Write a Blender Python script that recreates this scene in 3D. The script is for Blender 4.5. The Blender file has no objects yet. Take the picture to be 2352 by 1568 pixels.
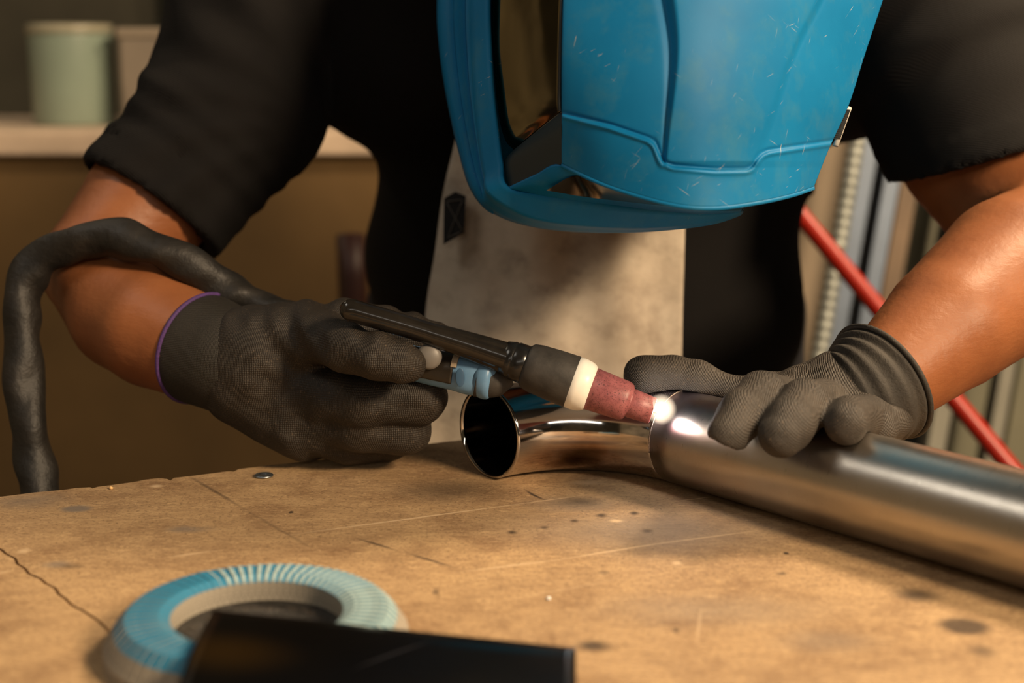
import bpy, math, random
import numpy as np
from mathutils import Vector, Matrix
random.seed(7); np.random.seed(7)
SC = bpy.context.scene
COL = SC.collection
# ------------------------------------------------------------------ camera
T = 0.85            # height of the bench top
HC = 0.23           # camera height above the bench
F = 3267.0
TH = math.radians(11.5)
S_, C_ = math.sin(TH), math.cos(TH)
cam = bpy.data.cameras.new('camera'); co = bpy.data.objects.new('camera', cam); COL.objects.link(co)
co.location = (0, 0, T + HC); co.rotation_euler = (math.radians(90) - TH, 0, 0)
cam.lens = 50; cam.sensor_width = 36; cam.clip_start = 0.02
cam.dof.use_dof = True; cam.dof.focus_distance = 0.745; cam.dof.aperture_fstop = 5.0
SC.camera = co
# ------------------------------------------------------------------ world, lights, exposure
w = bpy.data.worlds.new('world'); SC.world = w; w.use_nodes = True
w.node_tree.nodes['Background'].inputs[0].default_value = (0.9, 0.8, 0.65, 1)
w.node_tree.nodes['Background'].inputs[1].default_value = 0.004
SC.view_settings.view_transform = 'Standard'; SC.view_settings.look = 'None'
SC.view_settings.gamma = 1; SC.view_settings.exposure = 0; SC.view_settings.use_curve_mapping = False

def area(name, loc, target, size, size_y, power, color):
    l = bpy.data.lights.new(name, 'AREA'); l.shape = 'RECTANGLE'; l.size = size; l.size_y = size_y
    l.energy = power; l.color = color
    o = bpy.data.objects.new(name, l); COL.objects.link(o); o.location = loc
    o.rotation_euler = (Vector(target) - Vector(loc)).to_track_quat('-Z', 'Y').to_euler()
    return o
WARM = (1.0, 0.74, 0.47)
area('key_lamp', (1.35, -0.55, T + 1.10), (0.05, 0.78, T + 0.05), 0.34, 0.34, 60, WARM)
area('side_lamp', (0.90, 0.95, T + 1.15), (0.0, 0.55, T), 0.25, 0.25, 24, WARM)
area('tube_lamp_low', (0.25, -1.15, T + 0.82), (0.0, 0.78, T), 2.4, 0.10, 5.0, (1.0, 0.92, 0.80))
area('tube_lamp_left', (-0.85, 0.50, T + 1.25), (0.25, 0.60, T), 0.5, 0.34, 3.0, (1.0, 0.92, 0.80))
area('ceiling_lamp_far', (0.9, 1.7, T + 1.6), (0.5, 2.3, T), 1.2, 0.2, 3, (1.0, 0.84, 0.62))
area('ceiling_lamp_left', (-1.5, 2.1, T + 1.75), (-1.3, 2.1, 0), 1.2, 0.2, 4, (1.0, 0.84, 0.62))

# ------------------------------------------------------------------ helpers
def P(u, v, d):
    x = (u - 1176) / F * d; y = -(v - 784) / F * d
    return np.array([x, d * C_ + y * S_, T + HC - d * S_ + y * C_])
def PT(u, v, z=0.0):
    k = (v - 784) / F
    return P(u, v, (HC - z) / (S_ + k * C_))
def R(px, d): return px * d / F

WPOS = {}
def finish(o, origin, parent):
    WPOS[o.name] = np.array(origin, float)
    if parent is not None:
        o.parent = parent
        o.location = Vector(WPOS[o.name] - WPOS[parent.name])
    else:
        o.location = Vector(origin)
def mesh_obj(name, V, Fc, mat, parent=None, smooth=True, origin=None, mats=None, fmat=None):
    V = np.asarray(V, float)
    if origin is None:
        lo, hi = V.min(0), V.max(0); origin = np.array([(lo[0]+hi[0])/2, (lo[1]+hi[1])/2, lo[2]])
    me = bpy.data.meshes.new(name)
    me.from_pydata((V - origin).tolist(), [], [tuple(int(i) for i in f) for f in Fc])
    me.update()
    if smooth: me.polygons.foreach_set('use_smooth', [True]*len(me.polygons))
    if mats:
        for m in mats: me.materials.append(m)
        me.polygons.foreach_set('material_index', list(fmat))
    elif mat: me.materials.append(mat)
    o = bpy.data.objects.new(name, me); COL.objects.link(o)
    finish(o, origin, parent)
    return o
def empty(name, loc):
    o = bpy.data.objects.new(name, None); COL.objects.link(o); o.empty_display_size = 0.02
    finish(o, loc, None); return o
def tag(o, label=None, cat=None, group=None, kind=None):
    if label: o['label'] = label
    if cat: o['category'] = cat
    if group: o['group'] = group
    if kind: o['kind'] = kind
    return o
def bevel(o, wd, seg=2):
    m = o.modifiers.new('bevel', 'BEVEL'); m.width = wd; m.segments = seg; m.limit_method = 'ANGLE'; m.angle_limit = math.radians(40)
    return o
def solid(o, th, off=-1):
    m = o.modifiers.new('solid', 'SOLIDIFY'); m.thickness = th; m.offset = off; return o
def catmull(pts, n):
    pts = np.asarray(pts, float); m = len(pts)
    if m == 2: return pts[0] + (pts[1]-pts[0])*np.linspace(0, 1, n)[:, None]
    p = np.vstack([2*pts[0]-pts[1], pts, 2*pts[-1]-pts[-2]])
    t = np.linspace(0, m-1, n); i = np.minimum(t.astype(int), m-2); f = (t-i)[:, None]
    a, b, c, d = p[i], p[i+1], p[i+2], p[i+3]
    return 0.5*((2*b)+(-a+c)*f+(2*a-5*b+4*c-d)*f**2+(-a+3*b-3*c+d)*f**3)
def catmull_len(pts, n):
    q = catmull(pts, 400); s = np.r_[0, np.cumsum(np.linalg.norm(np.diff(q, axis=0), axis=1))]
    t = np.linspace(0, s[-1], n); return np.stack([np.interp(t, s, q[:, k]) for k in range(q.shape[1])], 1)
def gridfaces(n, m, closed_m=False):
    f = []
    mm = m if closed_m else m-1
    for i in range(n-1):
        for j in range(mm):
            f.append((i*m+j, i*m+(j+1) % m, (i+1)*m+(j+1) % m, (i+1)*m+j))
    return f
def toP(G):
    sh = G.shape[:-1]; g = G.reshape(-1, 3)
    x = (g[:, 0]-1176)/F*g[:, 2]; y = -(g[:, 1]-784)/F*g[:, 2]
    return np.stack([x, g[:, 2]*C_+y*S_, T+HC-g[:, 2]*S_+y*C_], 1).reshape(sh+(3,))
def frames(path):
    tn = np.gradient(path, axis=0); tn /= np.linalg.norm(tn, axis=1)[:, None]
    a = np.array([0, 0, 1.0]) if abs(tn[0][2]) < 0.9 else np.array([0, 1.0, 0])
    n = a - tn[0]*a.dot(tn[0]); n /= np.linalg.norm(n)
    N = [n]
    for k in range(1, len(path)):
        n = N[-1] - tn[k]*N[-1].dot(tn[k]); n /= np.linalg.norm(n); N.append(n)
    N = np.array(N); B = np.cross(tn, N)
    return tn, N, B
def tube(path, rad, seg=24, caps=True, rfun=None, flat=1.0):
    """closed tube along a path; rad per point"""
    path = np.asarray(path, float); n = len(path); rad = np.broadcast_to(rad, (n,)).astype(float)
    tn, N, B = frames(path)
    th = np.linspace(0, 2*math.pi, seg, endpoint=False)
    V = []
    for i in range(n):
        r = rad[i] if rfun is None else rad[i]*rfun(i/(n-1), th)
        V.append(path[i] + (np.cos(th)*r*flat)[:, None]*N[i] + (np.sin(th)*r)[:, None]*B[i])
    V = np.vstack(V); Fc = gridfaces(n, seg, True)
    if caps:
        V = np.vstack([V, path[0], path[-1]]); a = n*seg; b = a+1
        for j in range(seg):
            Fc.append((a, (j+1) % seg, j)); Fc.append((b, (n-1)*seg+j, (n-1)*seg+(j+1) % seg))
    return V, Fc
def lathe(A, B, prof, seg=48, caps=True):
    """prof: (distance along A->B in m, radius)"""
    A = np.asarray(A, float); d = (np.asarray(B)-A); d = d/np.linalg.norm(d)
    a = np.array([0, 0, 1.0]) if abs(d[2]) < .9 else np.array([0, 1.0, 0]); n = a-d*a.dot(d); n /= np.linalg.norm(n); b = np.cross(d, n)
    th = np.linspace(0, 2*math.pi, seg, endpoint=False)
    V = np.vstack([A+d*t+(np.cos(th)*r)[:, None]*n+(np.sin(th)*r)[:, None]*b for t, r in prof])
    Fc = gridfaces(len(prof), seg, True)
    if caps:
        k = len(V); V = np.vstack([V, A+d*prof[0][0], A+d*prof[-1][0]])
        for j in range(seg):
            Fc.append((k, (j+1) % seg, j)); Fc.append((k+1, (len(prof)-1)*seg+j, (len(prof)-1)*seg+(j+1) % seg))
    return V, Fc
def box(lo, hi):
    x0, y0, z0 = lo; x1, y1, z1 = hi
    V = [(x0,y0,z0),(x1,y0,z0),(x1,y1,z0),(x0,y1,z0),(x0,y0,z1),(x1,y0,z1),(x1,y1,z1),(x0,y1,z1)]
    return np.array(V, float), [(0,3,2,1),(4,5,6,7),(0,1,5,4),(1,2,6,5),(2,3,7,6),(3,0,4,7)]
def join(parts):
    V = []; Fc = []; k = 0
    for v, f in parts:
        V.append(np.asarray(v)); Fc += [tuple(i+k for i in q) for q in f]; k += len(v)
    return np.vstack(V), Fc
def prism(poly, z0, z1):
    n = len(poly); V = [(p[0], p[1], z0) for p in poly]+[(p[0], p[1], z1) for p in poly]
    Fc = [tuple(range(n-1, -1, -1)), tuple(range(n, 2*n))]+[(i, (i+1) % n, n+(i+1) % n, n+i) for i in range(n)]
    return np.array(V, float), Fc
# ---- signed distance modelling
def cap(a, b, ra, rb, flat=None, k=None):
    return dict(a=np.asarray(a, float), b=np.asarray(b, float), ra=ra, rb=rb, flat=flat, k=k)
def capd(X, Y, Z, c):
    a, b = c['a'].astype(np.float32), c['b'].astype(np.float32); ba = b-a; L = float(ba.dot(ba))+1e-12
    px, py, pz = X-a[0], Y-a[1], Z-a[2]
    h = np.clip((px*ba[0]+py*ba[1]+pz*ba[2])/L, 0, 1)
    qx, qy, qz = px-ba[0]*h, py-ba[1]*h, pz-ba[2]*h
    q2 = qx*qx+qy*qy+qz*qz
    if c['flat'] is not None:
        n, f = c['flat']; qn = qx*n[0]+qy*n[1]+qz*n[2]
        q2 = q2+(f*f-1)*qn*qn
    return np.sqrt(q2)-(c['ra']+(c['rb']-c['ra'])*h)
def smin(a, b, k):
    h = np.maximum(k-np.abs(a-b), 0)/k
    return np.minimum(a, b)-h*h*k*0.25
def sdf_mesh(caps, step, k=0.01, post=None, pad=0.02, bounds=None):
    if bounds is None:
        lo = np.min([np.minimum(c['a']-c['ra'], c['b']-c['rb']) for c in caps], 0)-pad
        hi = np.max([np.maximum(c['a']+c['ra'], c['b']+c['rb']) for c in caps], 0)+pad
    else: lo, hi = map(np.asarray, bounds)
    n = np.ceil((hi-lo)/step).astype(int)+1
    ax = [lo[i]+np.arange(n[i])*step for i in range(3)]
    X, Y, Z = [a.astype(np.float32) for a in np.meshgrid(*ax, indexing='ij', sparse=True)]
    D = None
    for c in caps:
        d = capd(X, Y, Z, c); D = d if D is None else smin(D, d, c['k'] or k)
    if post: D = post(X, Y, Z, D)
    D = np.asarray(D, np.float32)
    # seal the border
    for a in range(3):
        s = [slice(None)]*3; s[a] = 0; D[tuple(s)] = np.abs(D[tuple(s)])+1e-4
        s[a] = -1; D[tuple(s)] = np.abs(D[tuple(s)])+1e-4
    cn = np.array(D.shape)-1; keys = []; pts = []; quads = []
    for a in range(3):
        s0 = [slice(None)]*3; s1 = [slice(None)]*3; s0[a] = slice(0, -1); s1[a] = slice(1, None)
        f0, f1 = D[tuple(s0)], D[tuple(s1)]
        idx = np.stack(np.nonzero((f0 < 0) != (f1 < 0)), 1)
        v0 = f0[tuple(idx.T)]; v1 = f1[tuple(idx.T)]; t = v0/(v0-v1)
        p = idx.astype(float); p[:, a] += t
        b, c = (a+1) % 3, (a+2) % 3; q = []
        for db, dc in ((0, 0), (-1, 0), (-1, -1), (0, -1)):
            ci = idx.copy(); ci[:, b] += db; ci[:, c] += dc
            lin = (ci[:, 0]*cn[1]+ci[:, 1])*cn[2]+ci[:, 2]
            keys.append(lin); pts.append(p); q.append(lin)
        q = np.stack(q, 1); fl = v0 > 0; q[fl] = q[fl][:, ::-1]; quads.append(q)
    keys = np.concatenate(keys); pts = np.concatenate(pts); quads = np.concatenate(quads)
    u, inv = np.unique(keys, return_inverse=True)
    cnt = np.bincount(inv); V = np.stack([np.bincount(inv, pts[:, i])/cnt for i in range(3)], 1)
    Q = np.searchsorted(u, quads)
    return lo+V*step, Q[:, ::-1]
def fast_obj(name, V, Q, mat, parent=None, origin=None):
    if origin is None:
        lo, hi = V.min(0), V.max(0); origin = np.array([(lo[0]+hi[0])/2, (lo[1]+hi[1])/2, lo[2]])
    me = bpy.data.meshes.new(name); n = len(Q)
    me.vertices.add(len(V)); me.vertices.foreach_set('co', (V-origin).astype(np.float32).ravel())
    me.loops.add(4*n); me.loops.foreach_set('vertex_index', Q.astype(np.int32).ravel())
    me.polygons.add(n); me.polygons.foreach_set('loop_start', np.arange(0, 4*n, 4, dtype=np.int32))
    me.polygons.foreach_set('loop_total', np.full(n, 4, np.int32))
    me.polygons.foreach_set('use_smooth', np.ones(n, bool))
    me.update(calc_edges=True); me.validate(); me.materials.append(mat)
    o = bpy.data.objects.new(name, me); COL.objects.link(o); finish(o, origin, parent); return o
# ---- materials
class M:
    def __init__(s, name):
        s.m = bpy.data.materials.new(name); s.m.use_nodes = True; s.t = s.m.node_tree; s.n = s.t.nodes
        s.b = s.n['Principled BSDF']; s.tc = s.n.new('ShaderNodeTexCoord'); s.obj = s.tc.outputs['Object']
    def link(s, a, b): s.t.links.new(a, b)
    def set(s, **k):
        for a, v in k.items():
            i = s.b.inputs[a.replace('_', ' ')]
            if hasattr(v, 'is_linked') or isinstance(v, bpy.types.NodeSocket): s.link(v, i)
            else: i.default_value = v
        return s
    def new(s, t, **k):
        x = s.n.new(t)
        for a, v in k.items(): setattr(x, a, v)
        return x
    def mapping(s, scale=(1,1,1), rot=(0,0,0), loc=(0,0,0), vt='POINT', src=None):
        x = s.new('ShaderNodeMapping', vector_type=vt); x.inputs['Scale'].default_value = scale
        x.inputs['Rotation'].default_value = rot; x.inputs['Location'].default_value = loc
        s.link(src or s.obj, x.inputs['Vector']); return x.outputs[0]
    def noise(s, scale, detail=4, rough=0.55, vec=None, dist=0):
        x = s.new('ShaderNodeTexNoise'); x.inputs['Scale'].default_value = scale; x.inputs['Detail'].default_value = detail
        x.inputs['Roughness'].default_value = rough; x.inputs['Distortion'].default_value = dist
        s.link(vec or s.obj, x.inputs['Vector']); return x.outputs['Fac']
    def ramp(s, fac, stops):
        x = s.new('ShaderNodeValToRGB'); e = x.color_ramp.elements
        while len(e) < len(stops): e.new(0.5)
        for i, (p, c) in enumerate(stops): e[i].position = p; e[i].color = (c[0], c[1], c[2], 1) if isinstance(c, tuple) else (c, c, c, 1)
        s.link(fac, x.inputs[0]); return x.outputs[0]
    def mix(s, fac, a, b, mode='MIX'):
        x = s.new('ShaderNodeMix', data_type='RGBA', blend_type=mode)
        for v, i in ((fac, 0), (a, 6), (b, 7)):
            if isinstance(v, (float, int)): x.inputs[i].default_value = v
            elif isinstance(v, tuple): x.inputs[i].default_value = (v[0], v[1], v[2], 1)
            else: s.link(v, x.inputs[i])
        return x.outputs[2]
    def math(s, op, a, b=None, clamp=False):
        x = s.new('ShaderNodeMath', operation=op, use_clamp=clamp)
        for v, i in ((a, 0), (b, 1)):
            if v is None: continue
            if isinstance(v, (float, int)): x.inputs[i].default_value = v
            else: s.link(v, x.inputs[i])
        return x.outputs[0]
    def bump(s, h, strength=0.3, dist=0.001, normal=None):
        x = s.new('ShaderNodeBump'); x.inputs['Strength'].default_value = strength; x.inputs['Distance'].default_value = dist
        s.link(h, x.inputs['Height'])
        if normal: s.link(normal, x.inputs['Normal'])
        s.link(x.outputs[0], s.b.inputs['Normal']); return x.outputs[0]
    def blob(s, c, rx, ry, ang=0, soft=0.5, warp=None, gain=1.0):
        v = s.mapping((rx, ry, 1e3), (0, 0, ang), (c[0], c[1], 0), 'TEXTURE', warp or s.obj)
        x = s.new('ShaderNodeVectorMath', operation='LENGTH'); s.link(v, x.inputs[0])
        y = s.new('ShaderNodeMapRange', interpolation_type='SMOOTHSTEP'); s.link(x.outputs['Value'], y.inputs[0])
        y.inputs[1].default_value = 1.0+soft*0.5; y.inputs[2].default_value = max(1.0-soft, 0); y.inputs[3].default_value = 0; y.inputs[4].default_value = gain
        return y.outputs[0]
def simple(name, col, rough=0.5, metal=0.0, noise=None, bump=None, spec=None, **k):
    m = M(name)
    c = (col[0], col[1], col[2], 1)
    if noise:
        sc, amt = noise; f = m.noise(sc, 5)
        m.set(Base_Color=m.mix(m.ramp(f, [(0.3, 0.0), (0.75, 1.0)]), tuple(x*(1-amt) for x in col), tuple(min(x*(1+amt), 1) for x in col)))
    else: m.set(Base_Color=c)
    m.set(Roughness=rough, Metallic=metal)
    if spec is not None: m.b.inputs['Specular IOR Level'].default_value = spec
    if bump: m.bump(m.noise(bump[0], 6), bump[1], bump[2] if len(bump) > 2 else 0.001)
    for a, v in k.items(): m.set(**{a: v})
    return m.m

# ------------------------------------------------------------------ setting
mat_wallp = simple('pale_wall_paint', (0.42, 0.37, 0.28), 0.85, noise=(1.5, 0.5))
mat_wall = simple('wall_paint', (0.06, 0.055, 0.038), 0.85, noise=(3, 0.4))
mat_floor = simple('concrete', (0.12, 0.11, 0.10), 0.8, noise=(6, 0.3), bump=(30, 0.3, 0.003))
mat_ceil = simple('ceiling_paint', (0.08, 0.08, 0.07), 0.9, noise=(2, 0.2))
def struct(name, lo, hi, mat):
    v, f = box(lo, hi); o = mesh_obj(name, v, f, mat, smooth=False); tag(o, kind='structure'); return o
struct('floor', (-2.6, -1.6, -0.1), (2.6, 2.7, 0), mat_floor)
struct('wall_back', (-2.6, 2.6, 0), (2.6, 2.7, 2.8), mat_wall)
struct('wall_left', (-2.6, -1.6, 0), (-2.5, 2.6, 2.8), mat_wallp)
struct('wall_right', (2.5, -1.6, 0), (2.6, 2.6, 2.8), mat_wall)
struct('wall_front', (-2.5, -1.6, 0), (2.5, -1.5, 2.8), mat_wall)
struct('ceiling', (-2.6, -1.6, 2.8), (2.6, 2.7, 2.9), mat_ceil)

# ------------------------------------------------------------------ workbench
def bench_material():
    m = M('worn_plywood'); o = m.obj
    wn = m.new('ShaderNodeTexNoise'); wn.inputs['Scale'].default_value = 60; wn.inputs['Detail'].default_value = 6
    m.link(o, wn.inputs['Vector'])
    sub = m.new('ShaderNodeVectorMath', operation='SUBTRACT'); m.link(wn.outputs['Color'], sub.inputs[0]); sub.inputs[1].default_value = (0.5, 0.5, 0.5)
    scl = m.new('ShaderNodeVectorMath', operation='SCALE'); m.link(sub.outputs[0], scl.inputs[0]); scl.inputs['Scale'].default_value = 0.012
    add = m.new('ShaderNodeVectorMath', operation='ADD'); m.link(o, add.inputs[0]); m.link(scl.outputs[0], add.inputs[1]); warp = add.outputs[0]
    scl2 = m.new('ShaderNodeVectorMath', operation='SCALE'); m.link(sub.outputs[0], scl2.inputs[0]); scl2.inputs['Scale'].default_value = 0.002
    add2 = m.new('ShaderNodeVectorMath', operation='ADD'); m.link(o, add2.inputs[0]); m.link(scl2.outputs[0], add2.inputs[1]); warp2 = add2.outputs[0]
    gv = m.mapping((1, 3.2, 1), (0, 0, math.radians(-15)))
    grain = m.noise(34, 10, 0.72, gv, 0.8); mott = m.noise(9, 5, 0.6); fine = m.noise(520, 5, 0.75); fib = m.noise(190, 8, 0.75, gv, 1.5)
    base = m.ramp(grain, [(0.28, (0.33, 0.205, 0.105)), (0.5, (0.50, 0.325, 0.165)), (0.75, (0.62, 0.42, 0.22))])
    base = m.mix(m.ramp(mott, [(0.35, 0.0), (0.7, 0.45)]), base, (0.33, 0.215, 0.125))
    base = m.mix(m.ramp(m.noise(24, 8, .7, warp, .4), [(0.46, 0.0), (0.66, 0.7)]), base, (0.235, 0.13, 0.062))
    base = m.mix(m.ramp(fib, [(0.53, 0.0), (0.62, 0.8)]), base, (0.66, 0.45, 0.24))
    base = m.mix(m.ramp(fib, [(0.34, 0.75), (0.44, 0.0)]), base, (0.15, 0.085, 0.042))
    base = m.mix(m.ramp(fine, [(0.36, 0.7), (0.47, 0.0)]), base, (0.13, 0.075, 0.035))
    def at(u, v): p = PT(u, v); return p[0], p[1]
    def pxblob(u, v, ru, rv, wp, soft=0.7, gain=1.0, ang=0):
        c = PT(u, v); d = PT(u+ru, v); e = PT(u, v+rv)
        return m.blob((c[0], c[1]), abs(d[0]-c[0]), abs(e[1]-c[1]), ang, soft, wp, gain)
    def line(u0, v0, u1, v1, wd, gain=1.0, soft=0.8, wp=None):
        a, b = PT(u0, v0), PT(u1, v1); d = b-a
        return m.blob(((a[0]+b[0])/2, (a[1]+b[1])/2), math.hypot(d[0], d[1])/2, wd, math.atan2(d[1], d[0]), soft, wp or o, gain)
    def mx(L):
        r = L[0]
        for q in L[1:]: r = m.math('MAXIMUM', r, q)
        return r
    grey = mx([pxblob(1480, 1215, 330, 55, warp, 0.95, 0.6), pxblob(1330, 1160, 120, 22, warp, .9, .55), pxblob(1640, 1400, 260, 40, warp, .95, .35), pxblob(175, 1168, 38, 9, warp2, .5, .8), pxblob(430, 1214, 55, 9, warp, .9, .6),
               pxblob(130, 1296, 34, 9, warp2, .8, .6), pxblob(1900, 1470, 120, 30, warp, .9, .35), pxblob(70, 1150, 90, 20, warp, .9, .5)])
    base = m.mix(grey, base, (0.20, 0.175, 0.155))
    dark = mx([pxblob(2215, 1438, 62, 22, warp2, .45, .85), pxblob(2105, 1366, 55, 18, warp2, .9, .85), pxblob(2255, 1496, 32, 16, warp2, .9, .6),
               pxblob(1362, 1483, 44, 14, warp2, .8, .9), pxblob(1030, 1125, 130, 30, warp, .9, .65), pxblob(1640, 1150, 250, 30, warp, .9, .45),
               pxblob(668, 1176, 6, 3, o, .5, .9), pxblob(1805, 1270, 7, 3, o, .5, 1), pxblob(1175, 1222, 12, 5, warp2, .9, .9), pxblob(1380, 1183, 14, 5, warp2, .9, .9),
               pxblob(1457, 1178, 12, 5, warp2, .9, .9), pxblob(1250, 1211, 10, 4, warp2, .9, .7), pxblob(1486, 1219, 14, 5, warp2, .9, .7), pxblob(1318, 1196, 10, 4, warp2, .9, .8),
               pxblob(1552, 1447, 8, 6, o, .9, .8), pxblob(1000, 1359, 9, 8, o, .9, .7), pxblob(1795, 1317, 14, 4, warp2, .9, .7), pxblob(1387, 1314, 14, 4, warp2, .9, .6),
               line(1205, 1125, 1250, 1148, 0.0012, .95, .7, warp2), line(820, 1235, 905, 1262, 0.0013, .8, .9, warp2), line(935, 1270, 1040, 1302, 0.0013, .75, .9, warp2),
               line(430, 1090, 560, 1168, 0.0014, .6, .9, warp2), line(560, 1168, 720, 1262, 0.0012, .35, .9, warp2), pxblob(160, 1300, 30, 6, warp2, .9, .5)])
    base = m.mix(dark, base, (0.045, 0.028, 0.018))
    lite = mx([line(665, 1228, 1230, 1152, 0.0009, .9), line(1200, 1156, 1335, 1138, 0.0007, .7), line(1270, 1287, 1560, 1240, 0.0010, .7, .9, warp2), line(1500, 1250, 1740, 1218, .0008, .6, .9, warp2), line(1060, 1312, 1290, 1285, .0012, .6, .9, warp2),
               line(380, 1280, 490, 1265, .0012, .6, .9, warp2), line(1560, 1150, 1640, 1140, .0006, .6), line(1150, 1380, 1420, 1330, .0009, .25), line(-60, 1325, 30, 1310, .0014, .6), line(1600, 1480, 1610, 1400, .0008, .4),
               pxblob(1555, 1293, 12, 5, warp2, .9, .9), pxblob(1345, 1108, 40, 5, warp2, .9, .6), pxblob(1415, 1196, 16, 4, warp2, .9, .7), pxblob(360, 1116, 14, 4, warp2, .9, .9), pxblob(55, 1265, 14, 6, warp2, .9, .7)])
    base = m.mix(lite, base, (0.75, 0.55, 0.34))
    m.set(Base_Color=base, Roughness=m.ramp(m.math('ADD', mott, grey), [(0.3, 0.62), (1.2, 0.5)]))
    h = m.math('ADD', m.math('MULTIPLY', fib, 0.6), m.math('MULTIPLY', fine, 0.5))
    h = m.math('SUBTRACT', h, m.math('MULTIPLY', dark, 0.7))
    m.bump(h, 0.55, 0.0012)
    return m.m
BO = np.array([0, 0, T])
bench = empty('workbench', (0.0, 0.45, 0))
tag(bench, 'worn light brown plywood workbench the welder leans over, scratched and stained', 'workbench')
mb = bench_material()
edge = [(-420, 1186), (-200, 1162), (0, 1140), (110, 1128), (205, 1118), (212, 1121), (225, 1117), (300, 1108), (330, 1102), (362, 1098), (384, 1099), (392, 1103), (400, 1097), (470, 1089), (520, 1082), (536, 1083), (548, 1077),
        (640, 1066), (760, 1053), (860, 1040), (960, 1022), (1000, 1017), (1100, 1006), (1300, 985), (1600, 960), (1850, 948)]
back = []
for (a, b) in zip(edge[:-1], edge[1:]):
    A, B = PT(*a)[:2], PT(*b)[:2]; n = max(2, int(np.linalg.norm(B-A)/0.006))
    for i in range(n):
        q = A+(B-A)*i/n; back.append((q[0], q[1]+random.uniform(-.0006, .0006)))
corner = PT(1850, 948)[:2]; back.append(tuple(corner))
seam = [PT(-420, 985)[:2]*0+np.array([-0.46, 0.93])]
s1, s2 = PT(0, 1262)[:2], PT(240, 1440)[:2]; dv = (s2-s1)/np.linalg.norm(s2-s1)
# the seam leaves the back edge at the far left and runs to the front right
seampts = []
for k in np.arange(-0.20, 0.62, 0.008):
    q = s1+dv*k; nn = np.array([-dv[1], dv[0]])
    seampts.append(q+nn*(0.0008*math.sin(k*130)+0.0006*math.sin(k*411+1)))
def cross_idx():
    # first seam point inside the bench (below the back edge line)
    A, B = np.array(back[0]), np.array(back[20]); e = (B-A)/np.linalg.norm(B-A); n = np.array([-e[1], e[0]])
    for i, q in enumerate(seampts):
        if (q-A).dot(n) < 0: return i
    return 0
ci = cross_idx(); sp = seampts[ci:]
e = (np.array(back[5])-np.array(back[0])); e /= np.linalg.norm(e)
iv = int(np.argmin([np.linalg.norm(np.array(b)-sp[0]) for b in back]))
nn = np.array([-dv[1], dv[0]])
rightdir = np.array([0.36, -0.93]); rc = corner+rightdir*0.9
gap = 0.0007
main = back[iv:]+[tuple(rc), tuple(sp[-1]+np.array([gap, 0]))]+[tuple(q+nn*gap) for q in sp[::-1]]
left = back[:iv]+[tuple(q-nn*gap) for q in sp]+[(sp[-1][0]-0.35, sp[-1][1]+0.02), (back[0][0]-0.02, back[0][1]-0.35)]
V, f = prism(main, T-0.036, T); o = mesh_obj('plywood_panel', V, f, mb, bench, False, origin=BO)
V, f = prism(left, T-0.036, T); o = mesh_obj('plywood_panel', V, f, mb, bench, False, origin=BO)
mat_leg = simple('bench_timber', (0.22, 0.13, 0.07), 0.7, noise=(20, 0.3))
ctr = np.mean([main[0], rc, sp[-1], back[-1]], 0)
bl = []
for q in (np.array(back[2])+(.10, -.12), corner+(-.02, -.12), rc+(-.1, .1), sp[-1]+(-.05, .08)):
    v, f = box((q[0]-.035, q[1]-.035, 0), (q[0]+.035, q[1]+.035, T-.036)); bevel(mesh_obj('leg', v, f, mat_leg, bench, False), .003); bl.append(q)
for a, b in ((0, 1), (1, 2), (2, 3), (3, 0)):
    A = np.r_[bl[a], T-.10]; B = np.r_[bl[b], T-.10]; d = (B-A)/np.linalg.norm(B-A); n = np.array([-d[1], d[0], 0])*.02; z = np.array([0, 0, .045])
    vs = [A+n-z, A-n-z, B-n-z, B+n-z, A+n+z, A-n+z, B-n+z, B+n+z]
    mesh_obj('rail', vs, [(0,3,2,1),(4,5,6,7),(0,1,5,4),(1,2,6,5),(2,3,7,6),(3,0,4,7)], mat_leg, bench, False)

# screw let into the bench
mat_zinc = simple('zinc', (0.30, 0.33, 0.36), 0.42, 1.0, noise=(500, 0.3))
sc = PT(606, 1094)
scr = empty('screw', sc); tag(scr, 'grey countersunk screw head in the bench beside the dark glove', 'screw')
mesh_obj('head', *lathe(sc+[0, 0, .0004], sc+[0, 0, 1], [(0, .0052), (.0004, .0054), (.0009, .0048), (.0010, .0026), (.0002, .0020)], 32), mat_zinc, scr)
mesh_obj('shank', *lathe(sc-[0, 0, .03], sc, [(0, .0005), (.006, .002), (.0300, .0022)], 16), mat_zinc, scr)
# crumbs
def crumb(u, v, r, col, label, cat, name):
    c = PT(u, v); n = 10; V = []; 
    prof = [(0, .3), (r*.4, 1), (r*1.0, .8), (r*1.3, .2)]
    V, f = lathe(c, c+[0, 0, 1], [(t, max(q*r, 1e-5)) for t, q in prof], 12)
    V = V+np.random.uniform(-.12, .12, V.shape)*r; V[:, 2] = np.maximum(V[:, 2], T)
    return tag(mesh_obj(name, V, f, simple(name+'_mat', col, .5)), label, cat)
crumb(1260, 1377, .0011, (.85, .85, .82), 'tiny white chip lying on the open bench right of the flap disc', 'chip', 'white_chip')
crumb(255, 1123, .0012, (.85, .55, .25), 'tiny cream and orange crumb at the far left bench edge', 'crumb', 'resin_crumb')

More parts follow.
